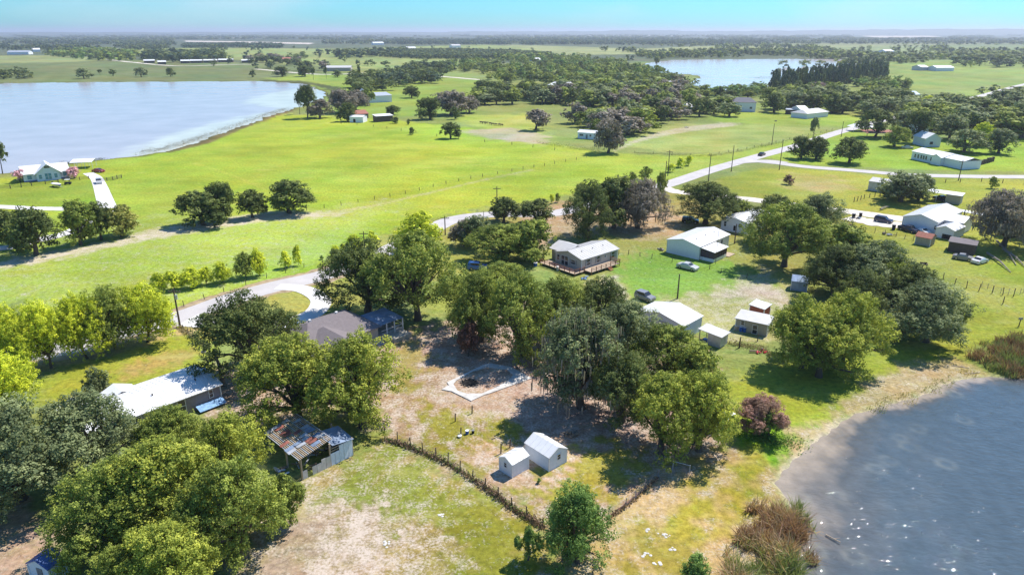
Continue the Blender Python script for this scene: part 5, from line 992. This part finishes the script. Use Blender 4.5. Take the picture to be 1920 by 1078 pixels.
# ------------------------------------------------------------------ cars and other vehicles
def car(kind, label, px, py, ang, paintm, L_=4.6, w=1.85):
    x, y = G(px, py); t = empty({'sedan':'parked_car','suv':'parked_car','pickup':'pickup_truck'}[kind], (x, y, 0), ang, label, {'sedan':'car','suv':'car','pickup':'truck'}[kind]); s = L_/4.6; b = MB()
    prof = {'sedan': [(-2.3,.45),(-2.3,.85),(-1.9,1.0),(-1.4,1.03),(-.85,1.42),(.35,1.45),(1.05,1.02),(2.0,.88),(2.3,.7),(2.3,.45)],
            'suv': [(-2.3,.5),(-2.3,1.1),(-2.15,1.65),(-1.9,1.75),(.3,1.75),(1.0,1.15),(2.1,1.02),(2.3,.85),(2.3,.5)],
            'pickup': [(-2.3,.55),(-2.3,1.12),(-.55,1.12),(-.45,1.75),(.55,1.78),(1.05,1.18),(2.15,1.08),(2.3,.9),(2.3,.55)]}[kind]
    n = len(prof); vs = []
    for sy in (-1, 1):
        for a, z in prof: k = 1.0 if z < 1.15 else .82; vs.append((a*s, sy*w/2*k, z*.62 if False else z-.2 if z < .6 else z))
    b.add(vs, [tuple(range(n)), tuple(range(2*n-1, n-1, -1))]+[(i, n+i, n+(i+1)%n, (i+1)%n) for i in range(n)]).build('body', paintm, t)
    roofz = {'sedan': 1.45, 'suv': 1.75, 'pickup': 1.78}[kind]; a0, a1, beltz = {'sedan': (-1.25,.85,1.02), 'suv': (-2.1,.75,1.12), 'pickup': (-.5,.85,1.16)}[kind]; b = MB()
    for sy in (-1, 1): b.add([(a0*s,sy*w*.462,beltz+.03),(a1*s,sy*w*.462,beltz+.03),((a1-.5)*s,sy*w*.424,roofz-.1),((a0+.35)*s,sy*w*.424,roofz-.1)], [(0,1,2,3) if sy < 0 else (3,2,1,0)])
    b.build('side_window', M['glass'], t)
    f0, f1 = {'sedan': ((1.0,1.07),(.40,1.45)), 'suv': ((.97,1.2),(.35,1.74)), 'pickup': ((1.02,1.24),(.60,1.76))}[kind]
    MB().add([(f0[0]*s+.02,-w*.42,f0[1]),(f0[0]*s+.02,w*.42,f0[1]),(f1[0]*s+.03,w*.37,f1[1]),(f1[0]*s+.03,-w*.37,f1[1])], [(0,1,2,3)]).build('windscreen', M['glass'], t)
    g0, g1 = {'sedan': ((-1.42,1.07),(-.9,1.43)), 'suv': ((-2.3,1.2),(-2.17,1.62)), 'pickup': ((-.56,1.2),(-.46,1.7))}[kind]
    MB().add([(g0[0]*s-.02,-w*.40,g0[1]),(g0[0]*s-.02,w*.40,g0[1]),(g1[0]*s-.03,w*.36,g1[1]),(g1[0]*s-.03,-w*.36,g1[1])], [(3,2,1,0)]).build('rear_window', M['glass'], t)
    if kind == 'pickup': MB().box(-2.2*s, -.62*s, -w*.40, w*.40, 1.121, 1.135).build('cargo_bed', M['dark'], t)
    for a in (-1.4, 1.42):
        for sy in (-1, 1):
            wh = MB().tube((a*s, sy*w*.40, .33), (a*s, sy*w*.508, .33), .34, n=12).build('wheel', M['black'], t); MB().tube((a*s, sy*w*.509, .33), (a*s, sy*w*.515, .33), .2, n=10).build('rim', M['chrome'], wh)
    for sy in (-1, 1): MB().box(2.27*s, 2.32*s, sy*w*.36-.16, sy*w*.36+.16, .62, .76).build('headlight', M['trim'], t); MB().box(-2.32*s, -2.27*s, sy*w*.38-.12, sy*w*.38+.12, .74, .9).build('tail_light', M['red'], t)
    return t
def ang(p, q): a, b = G(*p), G(*q); return math.atan2(b[1]-a[1], b[0]-a[0])
P_ = {k: paint(k, c) for k, c in {'silver': (.50,.50,.50), 'navy': (.03,.035,.08), 'black': (.02,.02,.022), 'white': (.7,.7,.72), 'darkred': (.22,.02,.02), 'blue': (.05,.14,.40), 'grey': (.25,.25,.26)}.items()}
car('sedan', 'silver sedan parked on the lawn by the wire fence', 1289, 504, ang((1270,499),(1306,508)), P_['silver'], 4.8)
car('suv', 'dark blue suv parked on the pale sandy yard', 1656, 417, ang((1640,413),(1668,418)), P_['navy'], 4.6)
car('pickup', 'dark blue pickup beside the wall of the large white house', 1703, 434, ang((1690,428),(1722,437)), P_['navy'], 5.4)
car('sedan', 'small white car just right of the dark blue pickup', 1729, 438, ang((1718,434),(1738,440)), P_['white'], 3.8)
car('pickup', 'dark pickup beside the open shed with carport bay', 1765, 377, ang((1780,381),(1750,373)), P_['navy'], 5.4)
car('suv', 'black suv at the end of the long white house', 1810, 314, ang((1798,311),(1822,316)), P_['black'], 5.2)
car('sedan', 'silver car on the lawn left of the long white house', 1701, 279, ang((1690,279),(1710,280)), P_['silver'], 4.8)
car('sedan', 'black car driving on the road near the junction', 1428, 292, ang((1420,294.5),(1436,288.5)), P_['black'], 4.8)
car('suv', 'dark suv parked in the shade of the wide oak behind the white metal home', 1294, 418, ang((1280,417),(1308,419)), P_['black'], 4.6)
car('suv', 'white grey suv on the lake house driveway', 186, 344, ang((186,330),(189,352)), P_['silver'], 4.8)
car('sedan', 'dark red car beside the carport of the lake house', 185, 323, ang((176,322),(194,323)), P_['darkred'], 4.6)
car('suv', 'pale blue vehicle under the trees beside the road bend', 896, 505, ang((880,505),(912,506)), P_['blue'], 4.4)
car('sedan', 'dark junk car with pale roof below the brown shed', 1805, 487, ang((1794,485),(1818,489)), P_['grey'], 4.2)
car('sedan', 'second junk car with white bonnet near the fallen branches', 1836, 493, ang((1824,496),(1848,490)), P_['white'], 4.0)
car('suv', 'small dark vehicle behind the white metal garage', 1209, 562, ang((1198,558),(1222,566)), P_['grey'], 4.0)
def boat(label, px, py, a, L_, hull, cover, motor=True):
    t = empty('boat_on_trailer', (*G(px, py), 0), a, label, 'boat'); s = L_/5; b = MB(); pr = [(-2.5,.85,.55),(-1,.95,.5),(.8,.85,.5),(1.9,.45,.6),(2.5,.05,.9)]; vs = []
    for x_, w_, z_ in pr: vs += [(x_*s,-w_,1.15),(x_*s,0,z_),(x_*s,w_,1.15)]
    fs = []; 
    for i in range(4): k = 3*i; fs += [(k,k+1,k+4,k+3),(k+1,k+2,k+5,k+4)]
    b.add(vs, fs+[(0,2,1)]).build('hull', hull, t); b = MB(); vs = []
    for x_, w_, z_ in pr: vs += [(x_*s,-w_*.97,1.17),(x_*s,0,1.32),(x_*s,w_*.97,1.17)]
    b.add(vs, [(c_+3,c_+4,c_+1,c_) for i in range(4) for c_ in (3*i, 3*i+1)]).build('deck', cover, t)
    if motor: MB().box(-2.95*s, -2.55*s, -.22, .22, .7, 1.55).build('outboard_motor', M['black'], t)
    b = MB(); b.tube((-2*s,-.8,.42), (2.6*s,0,.42), .06, n=4).tube((-2*s,.8,.42), (2.6*s,0,.42), .06, n=4).tube((2.6*s,0,.42), (3.6*s,0,.4), .06, n=4); b.build('trailer_frame', M['galv'], t)
    for sy in (-1, 1): MB().tube((-.8*s,sy*.95,.3), (-.8*s,sy*1.12,.3), .3, n=10).build('wheel', M['black'], t)
    return t
boat('long white boat parked under the front oak of the central grove', 1352, 800, ang((1362,790),(1338,812)), 5.2, M['trim'], M['galv'])
boat('covered boat with blue grey cover on the lake house lawn', 108, 351, ang((96,349),(116,353)), 5.0, M['purple'], M['trim'])
cart = empty('utility_cart', (*G(128,346), 0), .2, 'small dark golf cart beside the covered boat', 'cart'); MB().box(-1,1,-.5,.5,.3,.8).build('body', M['black'], cart); MB().box(-.9,.7,-.55,.55,1.7,1.76).build('roof', M['trim'], cart)
for a in (-.8,.6):
    for b_ in (-.5,.5): MB().tube((a,b_,.8),(a,b_,1.7),.03,n=4).build('post', M['black'], cart); MB().tube((a,b_,.22),(a,b_*1.25,.22),.22,n=8).build('wheel', M['black'], cart)

# ------------------------------------------------------------------ poles
def pole(px, py, top, label, arm=True, r_=.15, tf=False, group=None):
    x, y = G(px, py); h = height_to(x, y, top); t = empty('utility_pole', (x, y, 0), 0, label, 'pole', group)
    MB().tube((0,0,-.1), (0,0,h), r_*1.15, r_*.75, 8).build('post', M['pole'], t)
    if arm:
        MB().box(-1.1,1.1,.12,.24,h-.75,h-.60).build('crossarm', M['pole'], t)
        for a in (-1,-.45,.45,1): MB().tube((a,.18,h-.60),(a,.18,h-.42),.05,n=5).build('insulator', M['grey'], t)
    if tf: MB().tube((.3,-.1,h-2.0),(.3,-.1,h-1.2),.24,n=8).build('transformer', M['galv'], t)
pole(338,613,541,'leaning brown power pole at the driveway mouth, nearest of all', True, .17, True)
pole(835,441,405,'power pole with crossarm at the sandy road bend',True); pole(684,470,434,'power pole sticking out above the oak with pale limbs',True)
pole(932,402,350,'power pole beside the road behind the broad green tree',True); pole(1270,560,514,'short brown pole behind the white metal garage',False)
pole(1377,457,420,'short pole with meter between the two white homes',False); pole(1328,341,288,'power pole below the road by the large lawn',True)
pole(1246,352,302,'power pole at the corner of the road and the sandy driveway',False); pole(1252,330,282,'power pole just behind the corner pole',True)
pole(1371,322,273,'power pole on the near side of the road junction',False); pole(1461,319,263,'tall power pole by the side road mouth',False)
pole(1447,272,232,'power pole at the far side of the road',False); pole(1577,257,228,'dark power pole at the bend near the tent',False)
pole(1797,339,300,'power pole in front of the black suv',True); pole(1341,496,430,'thin flagpole beside the screened porch',False,.05)
pole(907,418,396,'short thin pole between road and dark oaks',False,.08)
for i,(a,b_,t_) in enumerate(((32,98,80),(52,97,77),(62,98,76),(102,96,78),(113,96,79),(238,99,78))): pole(a,b_,t_,'very thin tall pole on the far left horizon',False,.5,group='tall thin poles at the far left')

# ------------------------------------------------------------------ fences
POST = {}
def fence(label, pts, spacing, h, r_=.07, wires=3, m='pole', wm='wire', rails=False, group=None):
    P = [Vector(G(*p)) for p in pts]; root = empty('fence', (P[0].x, P[0].y, 0), 0, label, 'fence', group); key = (h, r_, m)
    if key not in POST: POST[key] = MB().tube((0,0,-.1),(0,0,h),r_*1.05,r_,6).mesh('post', M[m])
    pos = []
    for a, b in zip(P, P[1:]):
        n = max(1, round((b-a).length/spacing)); pos += [a+(b-a)*k/n for k in range(n)]
    pos.append(P[-1]); wb = MB()
    for i, p in enumerate(pos):
        q = p-P[0]; o = link('post', POST[key], root); o.location = (q.x, q.y, 0); o.rotation_euler = (R.uniform(-.08,.08), R.uniform(-.08,.08), 0); o.scale = (1, 1, R.uniform(.85, 1.12))
        if i:
            q0 = pos[i-1]-P[0]
            for k in range(wires): z = h*(k+1)/(wires+.6); wb.tube((q0.x,q0.y,z), (q.x,q.y,z), .06 if rails else .012, n=4 if rails else 3)
    if wires: wb.build('rail' if rails else 'wire', M[m if rails else wm], root)
    return pos
near = fence('near post and wire fence overgrown with dry weeds along the field', [(722,822),(770,838),(840,868),(910,913),(960,950),(1018,988)], 2.2, 1.45, .07, 4)
fence('wire fence on a rusty base rail right of the lone bushy tree', [(1140,972),(1172,952),(1210,918),(1234,895)], 2.4, 1.3, .045, 9, 'grey')
fence('short fence stub at the wire gate by the grove', [(1234,895),(1258,896)], 2.0, 1.1, .045, 3, 'grey')
fence('tall old enclosure posts behind the near tree shade', [(1248,858),(1262,838),(1300,820)], 2.4, 1.9, .05, 3, 'palewood')
MBx = MB(); b0, b1 = G(1138,974), G(1234,897); e = empty('rusty_base_rail', (*b0, 0), 0, 'rusty pipe lying under the wire fence by the lake', 'pipe'); MB().tube((0,0,.12),(b1[0]-b0[0],b1[1]-b0[1],.12),.09,n=6).build('pipe', M['rust'], e)
gt = empty('wire_gate', (*G(1261,882), 0), ang((1261,882),(1285,888)), 'grey pipe gate standing at the edge of the tree shadow', 'gate')
MB().tube((0,0,0),(0,0,1.5),.05,n=6).build('post', M['galv'], gt); MB().tube((2.0,0,0),(2.0,0,1.4),.05,n=6).build('post', M['galv'], gt); MB().tube((0,0,1.35),(2.0,0,1.3),.04,n=6).build('rail', M['galv'], gt)
fence('field fence across the bright pasture', [(575,395),(640,386),(760,364),(860,340),(905,332),(960,322),(1040,308),(1100,296)], 6.5, 1.25, .09, 2)
fence('roadside fence left of the road by the young trees', [(345,575),(420,548),(500,522),(570,502),(640,486)], 5.5, 1.2, .07, 2)
fence('fence behind the lake house lawn, left of the driveway', [(-30,358),(20,354),(60,349),(110,343),(150,338),(167,336)], 3.2, 1.3, .13, 3, rails=True)
fence('short dark rail fence right of the lake house driveway', [(190,341),(212,338),(228,334)], 2.2, 1.3, .13, 4, rails=True)
fence('wire fence between the beige home and the silver car', [(1160,478),(1178,478),(1200,481),(1222,485),(1260,492),(1330,505),(1352,512),(1400,522)], 4.5, 1.2, .07, 2)
fence('row of dark posts around the umbrella shaped oak', [(1601,379),(1620,373),(1650,367),(1690,366)], 2.6, 1.5, .11, 1)
fence('fence below the side road on the right', [(1745,344),(1800,342),(1840,341),(1920,346),(2000,350)], 6, 1.4, .12, 2)
fence('post fence across the yard below the junk cars', [(1728,512),(1748,520),(1768,526),(1790,533),(1812,540),(1835,546),(1860,550),(1880,553),(1900,556)], 4.6, 1.6, .08, 2)
fence('wire pen fence at the right edge by the lake', [(1840,538),(1862,546),(1890,553),(1912,552),(1925,545)], 1.6, 1.3, .04, 5, 'grey')
fence('fence beyond the road along the pale pasture', [(1190,287),(1260,291),(1330,292),(1400,280),(1480,262),(1560,245)], 7, 1.1, .08, 2)
fence('low fence from the driveway apron to the dark oak', [(336,614),(352,626),(372,640),(392,652)], 2.0, 1.2, .06, 3)
fence('back fence of the pasture by the mauve oaks', [(640,232),(700,238),(780,250),(860,262),(960,272),(1040,282)], 14, 1.3, .12, 1)
fence('privacy fence posts right of the long white house', [(1800,300),(1820,309),(1840,309),(1861,303)], 2.0, 1.9, .5, 0, 'brown_wall')
fence('yard fence between the sandy drive and the trucks', [(1605,432),(1640,437),(1680,444),(1712,452)], 2.4, 1.3, .07, 2, 'wood')
for px, py, h, lb in ((885,775,1.25,'leaning dark post nearest the old concrete slab'),(853.5,790,1.25,'dark post left of the concrete slab tip'),(864,816,1.2,'dark post beside the blue bucket'),(939,850,1.5,'dark post just left of the small white shed'),(956,839,1.3,'dark post behind the small white shed'),
        (1386,652,2.0,'thick weathered post in front of the tan shed'),(1420,640,1.4,'second post in the weedy strip by the tan shed'),(1880,570,1.6,'lone post on the lake lawn at right'),(1910,612,1.4,'sign post at the right edge above the reeds')):
    o = empty('post', (*G(px, py), 0), 0, lb, 'post'); MB().tube((0,0,-.1),(.05,.02,h),.09 if h < 1.9 else .16,.08,7).build('shaft', M['pole'], o)
    if 'sign' in lb: MB().box(-.4,.4,-.03,.03,h-.1,h+.35).build('board', M['tan_wall'], o)
# small yard things
def bucket(px, py, r_, h, m, lb, cat='bucket', nm='bucket'):
    o = empty(nm, (*G(px, py), 0), 0, lb, cat); MB().tube((0,0,0),(0,0,h),r_*.85,r_,12).build('shell', M[m], o); MB().tube((0,0,h),(0,0,h+.04),r_*1.05,n=12).build('lid', M['trim' if m != 'dark' else 'grey'], o)
bucket(876,813,.25,.5,'blue','blue bucket with white lid on the bare yard'); bucket(887,812,.2,.45,'dark','dark bucket right of the blue one'); bucket(862,819,.28,.22,'trim','low white tub by the dark post')
bucket(1389,621,.32,.9,'blue','left blue barrel in front of the tan shed','barrel','barrel'); bucket(1395.5,622,.32,.9,'blue','right blue barrel in front of the tan shed','barrel','barrel')
bucket(1381,618,.4,.8,'palewood','tan drum left of the blue barrels','barrel','barrel'); bucket(1600,409,.5,1.3,'dark','dark bin on the sandy drive, left one','bin','bin'); bucket(1613,407,.45,1.2,'dark','dark bin on the sandy drive, right one','bin','bin'); bucket(1675,431,.5,1.4,'dark','dark bin at the corner of the large white house','bin','bin')
bucket(1046,507,.35,.9,'trim','white tank beside the red brown deck','tank','tank'); bucket(1004,499,.45,.8,'blue','blue tub at the left end of the deck','tub','tub')
for i,(px, py, m_, lb) in enumerate(((1238,470,'grey','dark covered grill with pale top beside the white metal home'),(1608,411,'galv','heap of pale junk by the dark bins'),(1596,425,'rust','rusty flat trailer beside the yard fence'),(1661,440,'wood','heap of boards in front of the yard fence'),(1668,442,'galv','grey green heap by the yard fence'),(1735,497,'burnt','burnt brush heap on bare ground'),(1744,535,'galv','small grey heap by the yard fence posts'),
        (1095,524,'bluetarp','light blue tarp heap behind the central grove'),(1010,826,'wood','heap of dry sticks behind the large white shed'),(526,888,'galv','slatted pallet in front of the collapsed barn'),(1065,818,'wood','brown stump clump near the large white shed'),(1405,622,'galv','pale junk heap against the tan shed'),(1425,662,'red','reddish flower heap in the shade by the weedy strip'),(1455,228,'palewood','boat shaped pale heap by the grove'),(1288,240,'galv','pale parked trailer in the sandy yard beyond the pasture'))):
    o = empty('yard_junk', (*G(px, py), 0), 0, lb, 'junk'); rr = random.Random(i+40)
    for k in range(7): a = rr.uniform(0, 3.14); x_, y_, z_ = rr.uniform(-.6,.6), rr.uniform(-.5,.5), rr.uniform(.08,.5); MB().tube((x_,y_,z_),(x_+math.cos(a)*rr.uniform(.5,1.2), y_+math.sin(a)*.8, z_*.6+.1), rr.uniform(.08,.28), rr.uniform(.05,.2), 5).build('piece', M[m_] if k % 3 else M['wood'], o)
# old concrete slab with curved opening
def flat(name, outer, inner, z0, z1, m, label, cat):
    bm = bmesh.new(); o0 = Vector(G(*outer[0])); ob = empty(name, (o0.x, o0.y, 0), 0, label, cat)
    vo = [bm.verts.new((*(Vector(G(*p))-o0), z1)) for p in outer]; vi = [bm.verts.new((*(Vector(G(*p))-o0), z1)) for p in inner]
    ed = [bm.edges.new((v[i], v[(i+1) % len(v)])) for v in (vo, vi) for i in range(len(v))]
    bmesh.ops.triangle_fill(bm, use_beauty=True, edges=ed); f = list(bm.faces); rr_ = bmesh.ops.extrude_face_region(bm, geom=f)
    for v in rr_['geom']:
        if isinstance(v, bmesh.types.BMVert): v.co.z = z0
    me = bpy.data.meshes.new('paving'); bm.to_mesh(me); bm.free(); me.materials.append(m); link('paving', me, ob); return ob
flat('concrete_slab_ring', [(828,731),(842,723),(838,718),(868,703.4),(904.6,685.6),(918,682),(958,689),(997,710),(922.4,736.8),(908,741.2),(883.4,752.4),(846.7,734.5)],
     [(850,721),(855.6,714.5),(886.8,696.7),(913.5,689),(950,693),(962.4,703.4),(955,713.4),(924.6,730),(903,738.5),(875.6,739),(857.8,733.4)], -.02, .14, M['concrete'], 'old pale concrete surround with pointed corners around a filled oval', 'slab')
pit = empty('fire_pit', (*G(880,718), 0), 0, 'black charred fire pit inside the old concrete surround', 'fire pit'); MB().tube((0,0,.0),(0,0,.05),1.25,1.2,16).build('ash', M['burnt'], pit)
for k in range(12): a = k*.5236; MB().ball((1.3*math.cos(a),1.3*math.sin(a),.1),.16,.8,6).build('stone', M['wood'], pit)
# fallen branches by the moss hung oak
for i, (p, q, lb) in enumerate((((1868,455),(1905,498),'long fallen limb under the leaning moss hung oak'),((1850,478),(1895,512),'bent pale fallen branch near the junk cars'),((1880,470),(1925,505),'fallen branch at the right edge'),((1650,395),(1668,388),'pale log lying in front of the umbrella shaped oak'))):
    a, b_ = Vector(G(*p)), Vector(G(*q)); d_ = b_-a; o = empty('fallen_branch', (a.x, a.y, 0), 0, lb, 'branch'); b = MB(); b.tube((0,0,.5),(d_.x*.5+.3,d_.y*.5,.6),.28,.2,7).tube((d_.x*.5+.3,d_.y*.5,.6),(d_.x,d_.y,.15),.2,.08,6)
    for k in range(5): t_ = .3+.13*k; b.tube((d_.x*t_,d_.y*t_,.5),(d_.x*t_+R.uniform(-1.5,1.5),d_.y*t_+R.uniform(-1.5,1.5),R.uniform(.1,1.4)),.08,.03,5)
    b.build('limb', M['palebark'], o)
# driftwood and sand mounds on the bank
for i, (px, py, L_, a, lb) in enumerate(((1562,1010,1.6,-.9,'pale driftwood stick in the shallow water by the reeds'),(1800,688,2.4,-.4,'thin driftwood log on the upper beach'),(1822,700,2.6,.1,'driftwood lying at the water edge near the right reeds'))):
    o = empty('driftwood', (*G(px, py), 0), a, lb, 'driftwood'); MB().tube((-L_/2,0,.02),(L_/2,0,.1),.09,.05,6).tube((0,0,.06),(.5,.5,.2),.05,.02,5).build('log', M['palewood'], o)

# ------------------------------------------------------------------ reeds, weeds, shore growth
def blades(name, P, n, hm, wm, cols, label, seed, lean=.5, dens=None, cat='reeds', m=None, zz=-.1):
    P = np.array(GP(P)); q = np.random.default_rng(seed); x0, y0 = P.min(0); x1, y1 = P.max(0); X = q.uniform(x0, x1, n*4); Y = q.uniform(y0, y1, n*4); s = sdist(P, X, Y)+.8*wn(X, Y, 1.2, seed); k = (s > 0) & (wn(X, Y, .9, seed+21)+.5*wn(X, Y, 2.3, seed+22) > -.35); X, Y, s = X[k][:n], Y[k][:n], s[k][:n]; n = len(X)
    h = q.uniform(*hm, n)*np.clip(.55+s*.3, .4, 1)*(1+.25*wn(X, Y, .8, seed+2)); a = q.uniform(0, 6.28, n); ln = q.normal(0, lean, (n, 2))*h[:, None]; w = q.uniform(*wm, n); t = np.stack([np.cos(a)*w, np.sin(a)*w, 0*a], 1); b0 = np.stack([X, Y, np.full(n, zz)], 1)
    mid = b0+np.stack([ln[:,0]*.4, ln[:,1]*.4, h*.6], 1); tip = b0+np.stack([ln[:,0], ln[:,1], h], 1)
    V = np.stack([b0-t, b0+t, mid+t*.8, mid-t*.8, tip], 1).reshape(-1, 3); i = np.arange(n)*5; F1 = np.concatenate([np.stack([i,i+1,i+2],1), np.stack([i,i+2,i+3],1), np.stack([i+3,i+2,i+4],1)])
    C = np.repeat(q.uniform(.6, 1.4, n), 5); groups = q.integers(0, len(cols), n)+0; v = wn(X, Y, .6, seed+5); groups = np.clip(((v+1)/2*len(cols)+q.normal(0,.5,n)).astype(int), 0, len(cols)-1)
    for g_ in range(len(cols)):
        kk = groups[(F1[:,0]//5)] == g_
        if kk.any(): tag(link(name, npmesh(name, V, F1[kk], M['reed'], C, n=3), None, cols[g_]), label[g_], cat, None, 'stuff')
blades('reeds', [(1362,1040),(1385,990),(1420,950),(1462,935),(1500,950),(1520,1000),(1518,1078),(1500,1200),(1350,1200),(1345,1090)], 9000, (.7,2.2), (.02,.06), [(.33,.21,.13),(.50,.38,.23),(.24,.29,.10)], ['red brown dry reeds at the bottom edge by the water','straw coloured reeds mixed in at the bottom edge','green reeds in the clump at the bottom edge'], 1)
blades('reeds', [(1812,668),(1850,645),(1920,628),(2100,600),(2100,722),(1920,712),(1880,706),(1850,690)], 11000, (.9,2.4), (.03,.07), [(.19,.12,.08),(.28,.20,.11),(.18,.24,.08)], ['dark brown reeds at the right edge of the shore','tan reeds at the right edge of the shore','green reeds in front of the lake lawn at right'], 2)
blades('shore_grass', [(1620,766),(1660,742),(1720,730),(1800,690),(1840,700),(1790,722),(1700,758),(1640,776)], 1500, (.15,.45), (.02,.05), [(.40,.34,.14),(.26,.28,.10)], ['dry tufts along the upper beach','green tufts along the upper beach'], 3, cat='grass', zz=0)
def weeds(label, pts, w, n, hm, cols, seed):
    P = smooth([G(*p) for p in pts], 6); L_ = [a+(b-a).normalized().yx*Vector((-1,1))*w for a, b in zip(P, P[1:])]; Rr = [a-(b-a).normalized().yx*Vector((-1,1))*w for a, b in zip(P, P[1:])]
    poly = [tuple(v) for v in L_]+[tuple(v) for v in reversed(Rr)]; q = np.random.default_rng(seed); k = q.integers(0, len(P)-1, n); t = q.uniform(0, 1, n); A = np.array([tuple(v) for v in P]); c = A[k]*(1-t[:,None])+A[k+1]*t[:,None]; c += q.normal(0, w*.5, c.shape); v = wn(c[:,0], c[:,1], .7, seed)
    hh = q.uniform(*hm, n)*np.clip(1+v*.6, .2, 2); p3 = np.stack([c[:,0], c[:,1], hh*q.uniform(.1, 1, n)], 1); nrm = q.normal(size=(n,3)); V, Fq = quads(p3, nrm, q.uniform(.12,.34,n), q); V[:,2] = np.maximum(V[:,2], 0)
    tag(link('weeds', npmesh('weeds', V, Fq, M['leaf'], np.repeat(q.uniform(.6,1.4,n), 4)), None, cols), label, 'weeds', None, 'stuff')
weeds('dry brown weeds tangled along the near wire fence', [(722,824),(770,840),(840,870),(910,915),(960,952),(1020,990)], .5, 3200, (.15,.6), (.22,.15,.10), 1)
weeds('green vines growing on the near wire fence', [(722,824),(770,840),(840,870),(910,915),(960,952),(1020,990)], .5, 900, (.2,.7), (.15,.2,.06), 2)
weeds('low dry weeds along the rusty pipe fence', [(1140,972),(1172,952),(1210,918),(1234,895)], .3, 700, (.1,.4), (.30,.22,.13), 3)
weeds('overgrown strip below the tan shed', [(1368,645),(1400,650),(1430,655),(1452,668)], 1.0, 900, (.2,.7), (.28,.24,.12), 4)
weeds('weeds along the driveway apron fence', [(336,614),(352,626),(372,640),(392,652)], .6, 900, (.2,.8), (.26,.22,.12), 5)
weeds('dark reed belt along the left lake shore', [(262,290),(330,274),(380,258),(440,237),(500,216),(540,205)], 4.5, 9000, (.5,1.6), (.17,.14,.07), 6)
weeds('dark water plants off the lake house lawn', [(96,313),(116,309),(136,307)], 2.5, 900, (.3,1.0), (.09,.10,.06), 7)
weeds('second dark patch of water plants by the left lake shore', [(146,306),(170,302),(196,299)], 2.5, 900, (.3,1.0), (.10,.10,.05), 8)
weeds('hedge like growth on the far lake point', [(1272,140),(1300,141),(1325,146)], 8, 1500, (.8,3), (.10,.12,.05), 9)
weeds('reed island in the far lake', [(1412,147),(1435,146),(1460,146)], 7, 1500, (.6,2), (.14,.17,.06), 10)
weeds('bushes along the back fence of the pale pasture', [(1010,268),(1050,276),(1090,281),(1130,284)], 2.5, 2200, (.5,2.2), (.16,.2,.06), 11)
weeds('bright weeds around the red brown bush', [(1380,795),(1410,815),(1450,830),(1490,830)], 2.0, 1600, (.1,.4), (.15,.26,.05), 12)
weeds('roadside weeds beyond the road', [(1190,287),(1260,291),(1330,293),(1400,282),(1480,264),(1560,247)], 1.5, 2500, (.2,.9), (.20,.22,.08), 13)
# broken pale limestone lumps in the foreground
st = MB(); rs_ = random.Random(3)
for px, py, n_, sp in ((1245,1003,9,1.2),(1212,1040,6,1.0),(1232,1058,6,.9),(1258,1028,5,.7),(1216,994,5,.6),(725,1020,8,1.5),(828,965,6,.9)):
    cx, cy = G(px, py)
    for _ in range(n_): r_ = rs_.uniform(.08,.24); st.ball((cx+rs_.uniform(-1,1)*sp*.5, cy+rs_.uniform(-1,1)*sp*.3, .0), r_, .3, 6)
tag(st.build('sand_lumps', M['concrete']), 'pale lumps of sand and stone lying on the foreground grass', 'stones', None, 'stuff')
# cattle resting at the back of the dry pasture
for i, (px, py) in enumerate(((902,232),(907,232.5),(912,233),(919,234),(924,235),(930,236),(936,236),(941,237))):
    o = empty('cow', (*G(px, py), 0), R.uniform(0,3), None, 'cow', 'dark cattle in the dry pasture'); o['label'] = 'dark cow in the line of cattle in the dry pasture'
    b = MB(); b.ball((0,0,.95),.42,.85,8).ball((.55,0,1.0),.38,.95,8).ball((-.55,0,.98),.4,.9,8).ball((1.15,0,1.25),.2,.9,6)
    for a in (-.6,.6):
        for s_ in (-.2,.2): b.tube((a,s_,.8),(a,s_,0),.1,.07,5)
    b.build('body', M['brown_wall'], o)
# ------------------------------------------------------------------ the air over the plain
hz = MB().box(-30000, 30000, -400, 46000, -4, 118).build('haze', M['dark']); hz.data.materials.clear()
hm_ = bpy.data.materials.new('haze_air'); hm_.use_nodes = True; t = hm_.node_tree; t.nodes.clear(); o = N(t, 'ShaderNodeOutputMaterial'); v = N(t, 'ShaderNodeVolumePrincipled'); v.inputs['Color'].default_value = (.82,.88,1,1); v.inputs['Density'].default_value = .0001; v.inputs['Anisotropy'].default_value = .3; t.links.new(v.outputs[0], o.inputs['Volume'])
hz.data.materials.append(hm_); tag(hz, 'pale bluish haze over the distant plain', 'haze', None, 'stuff')
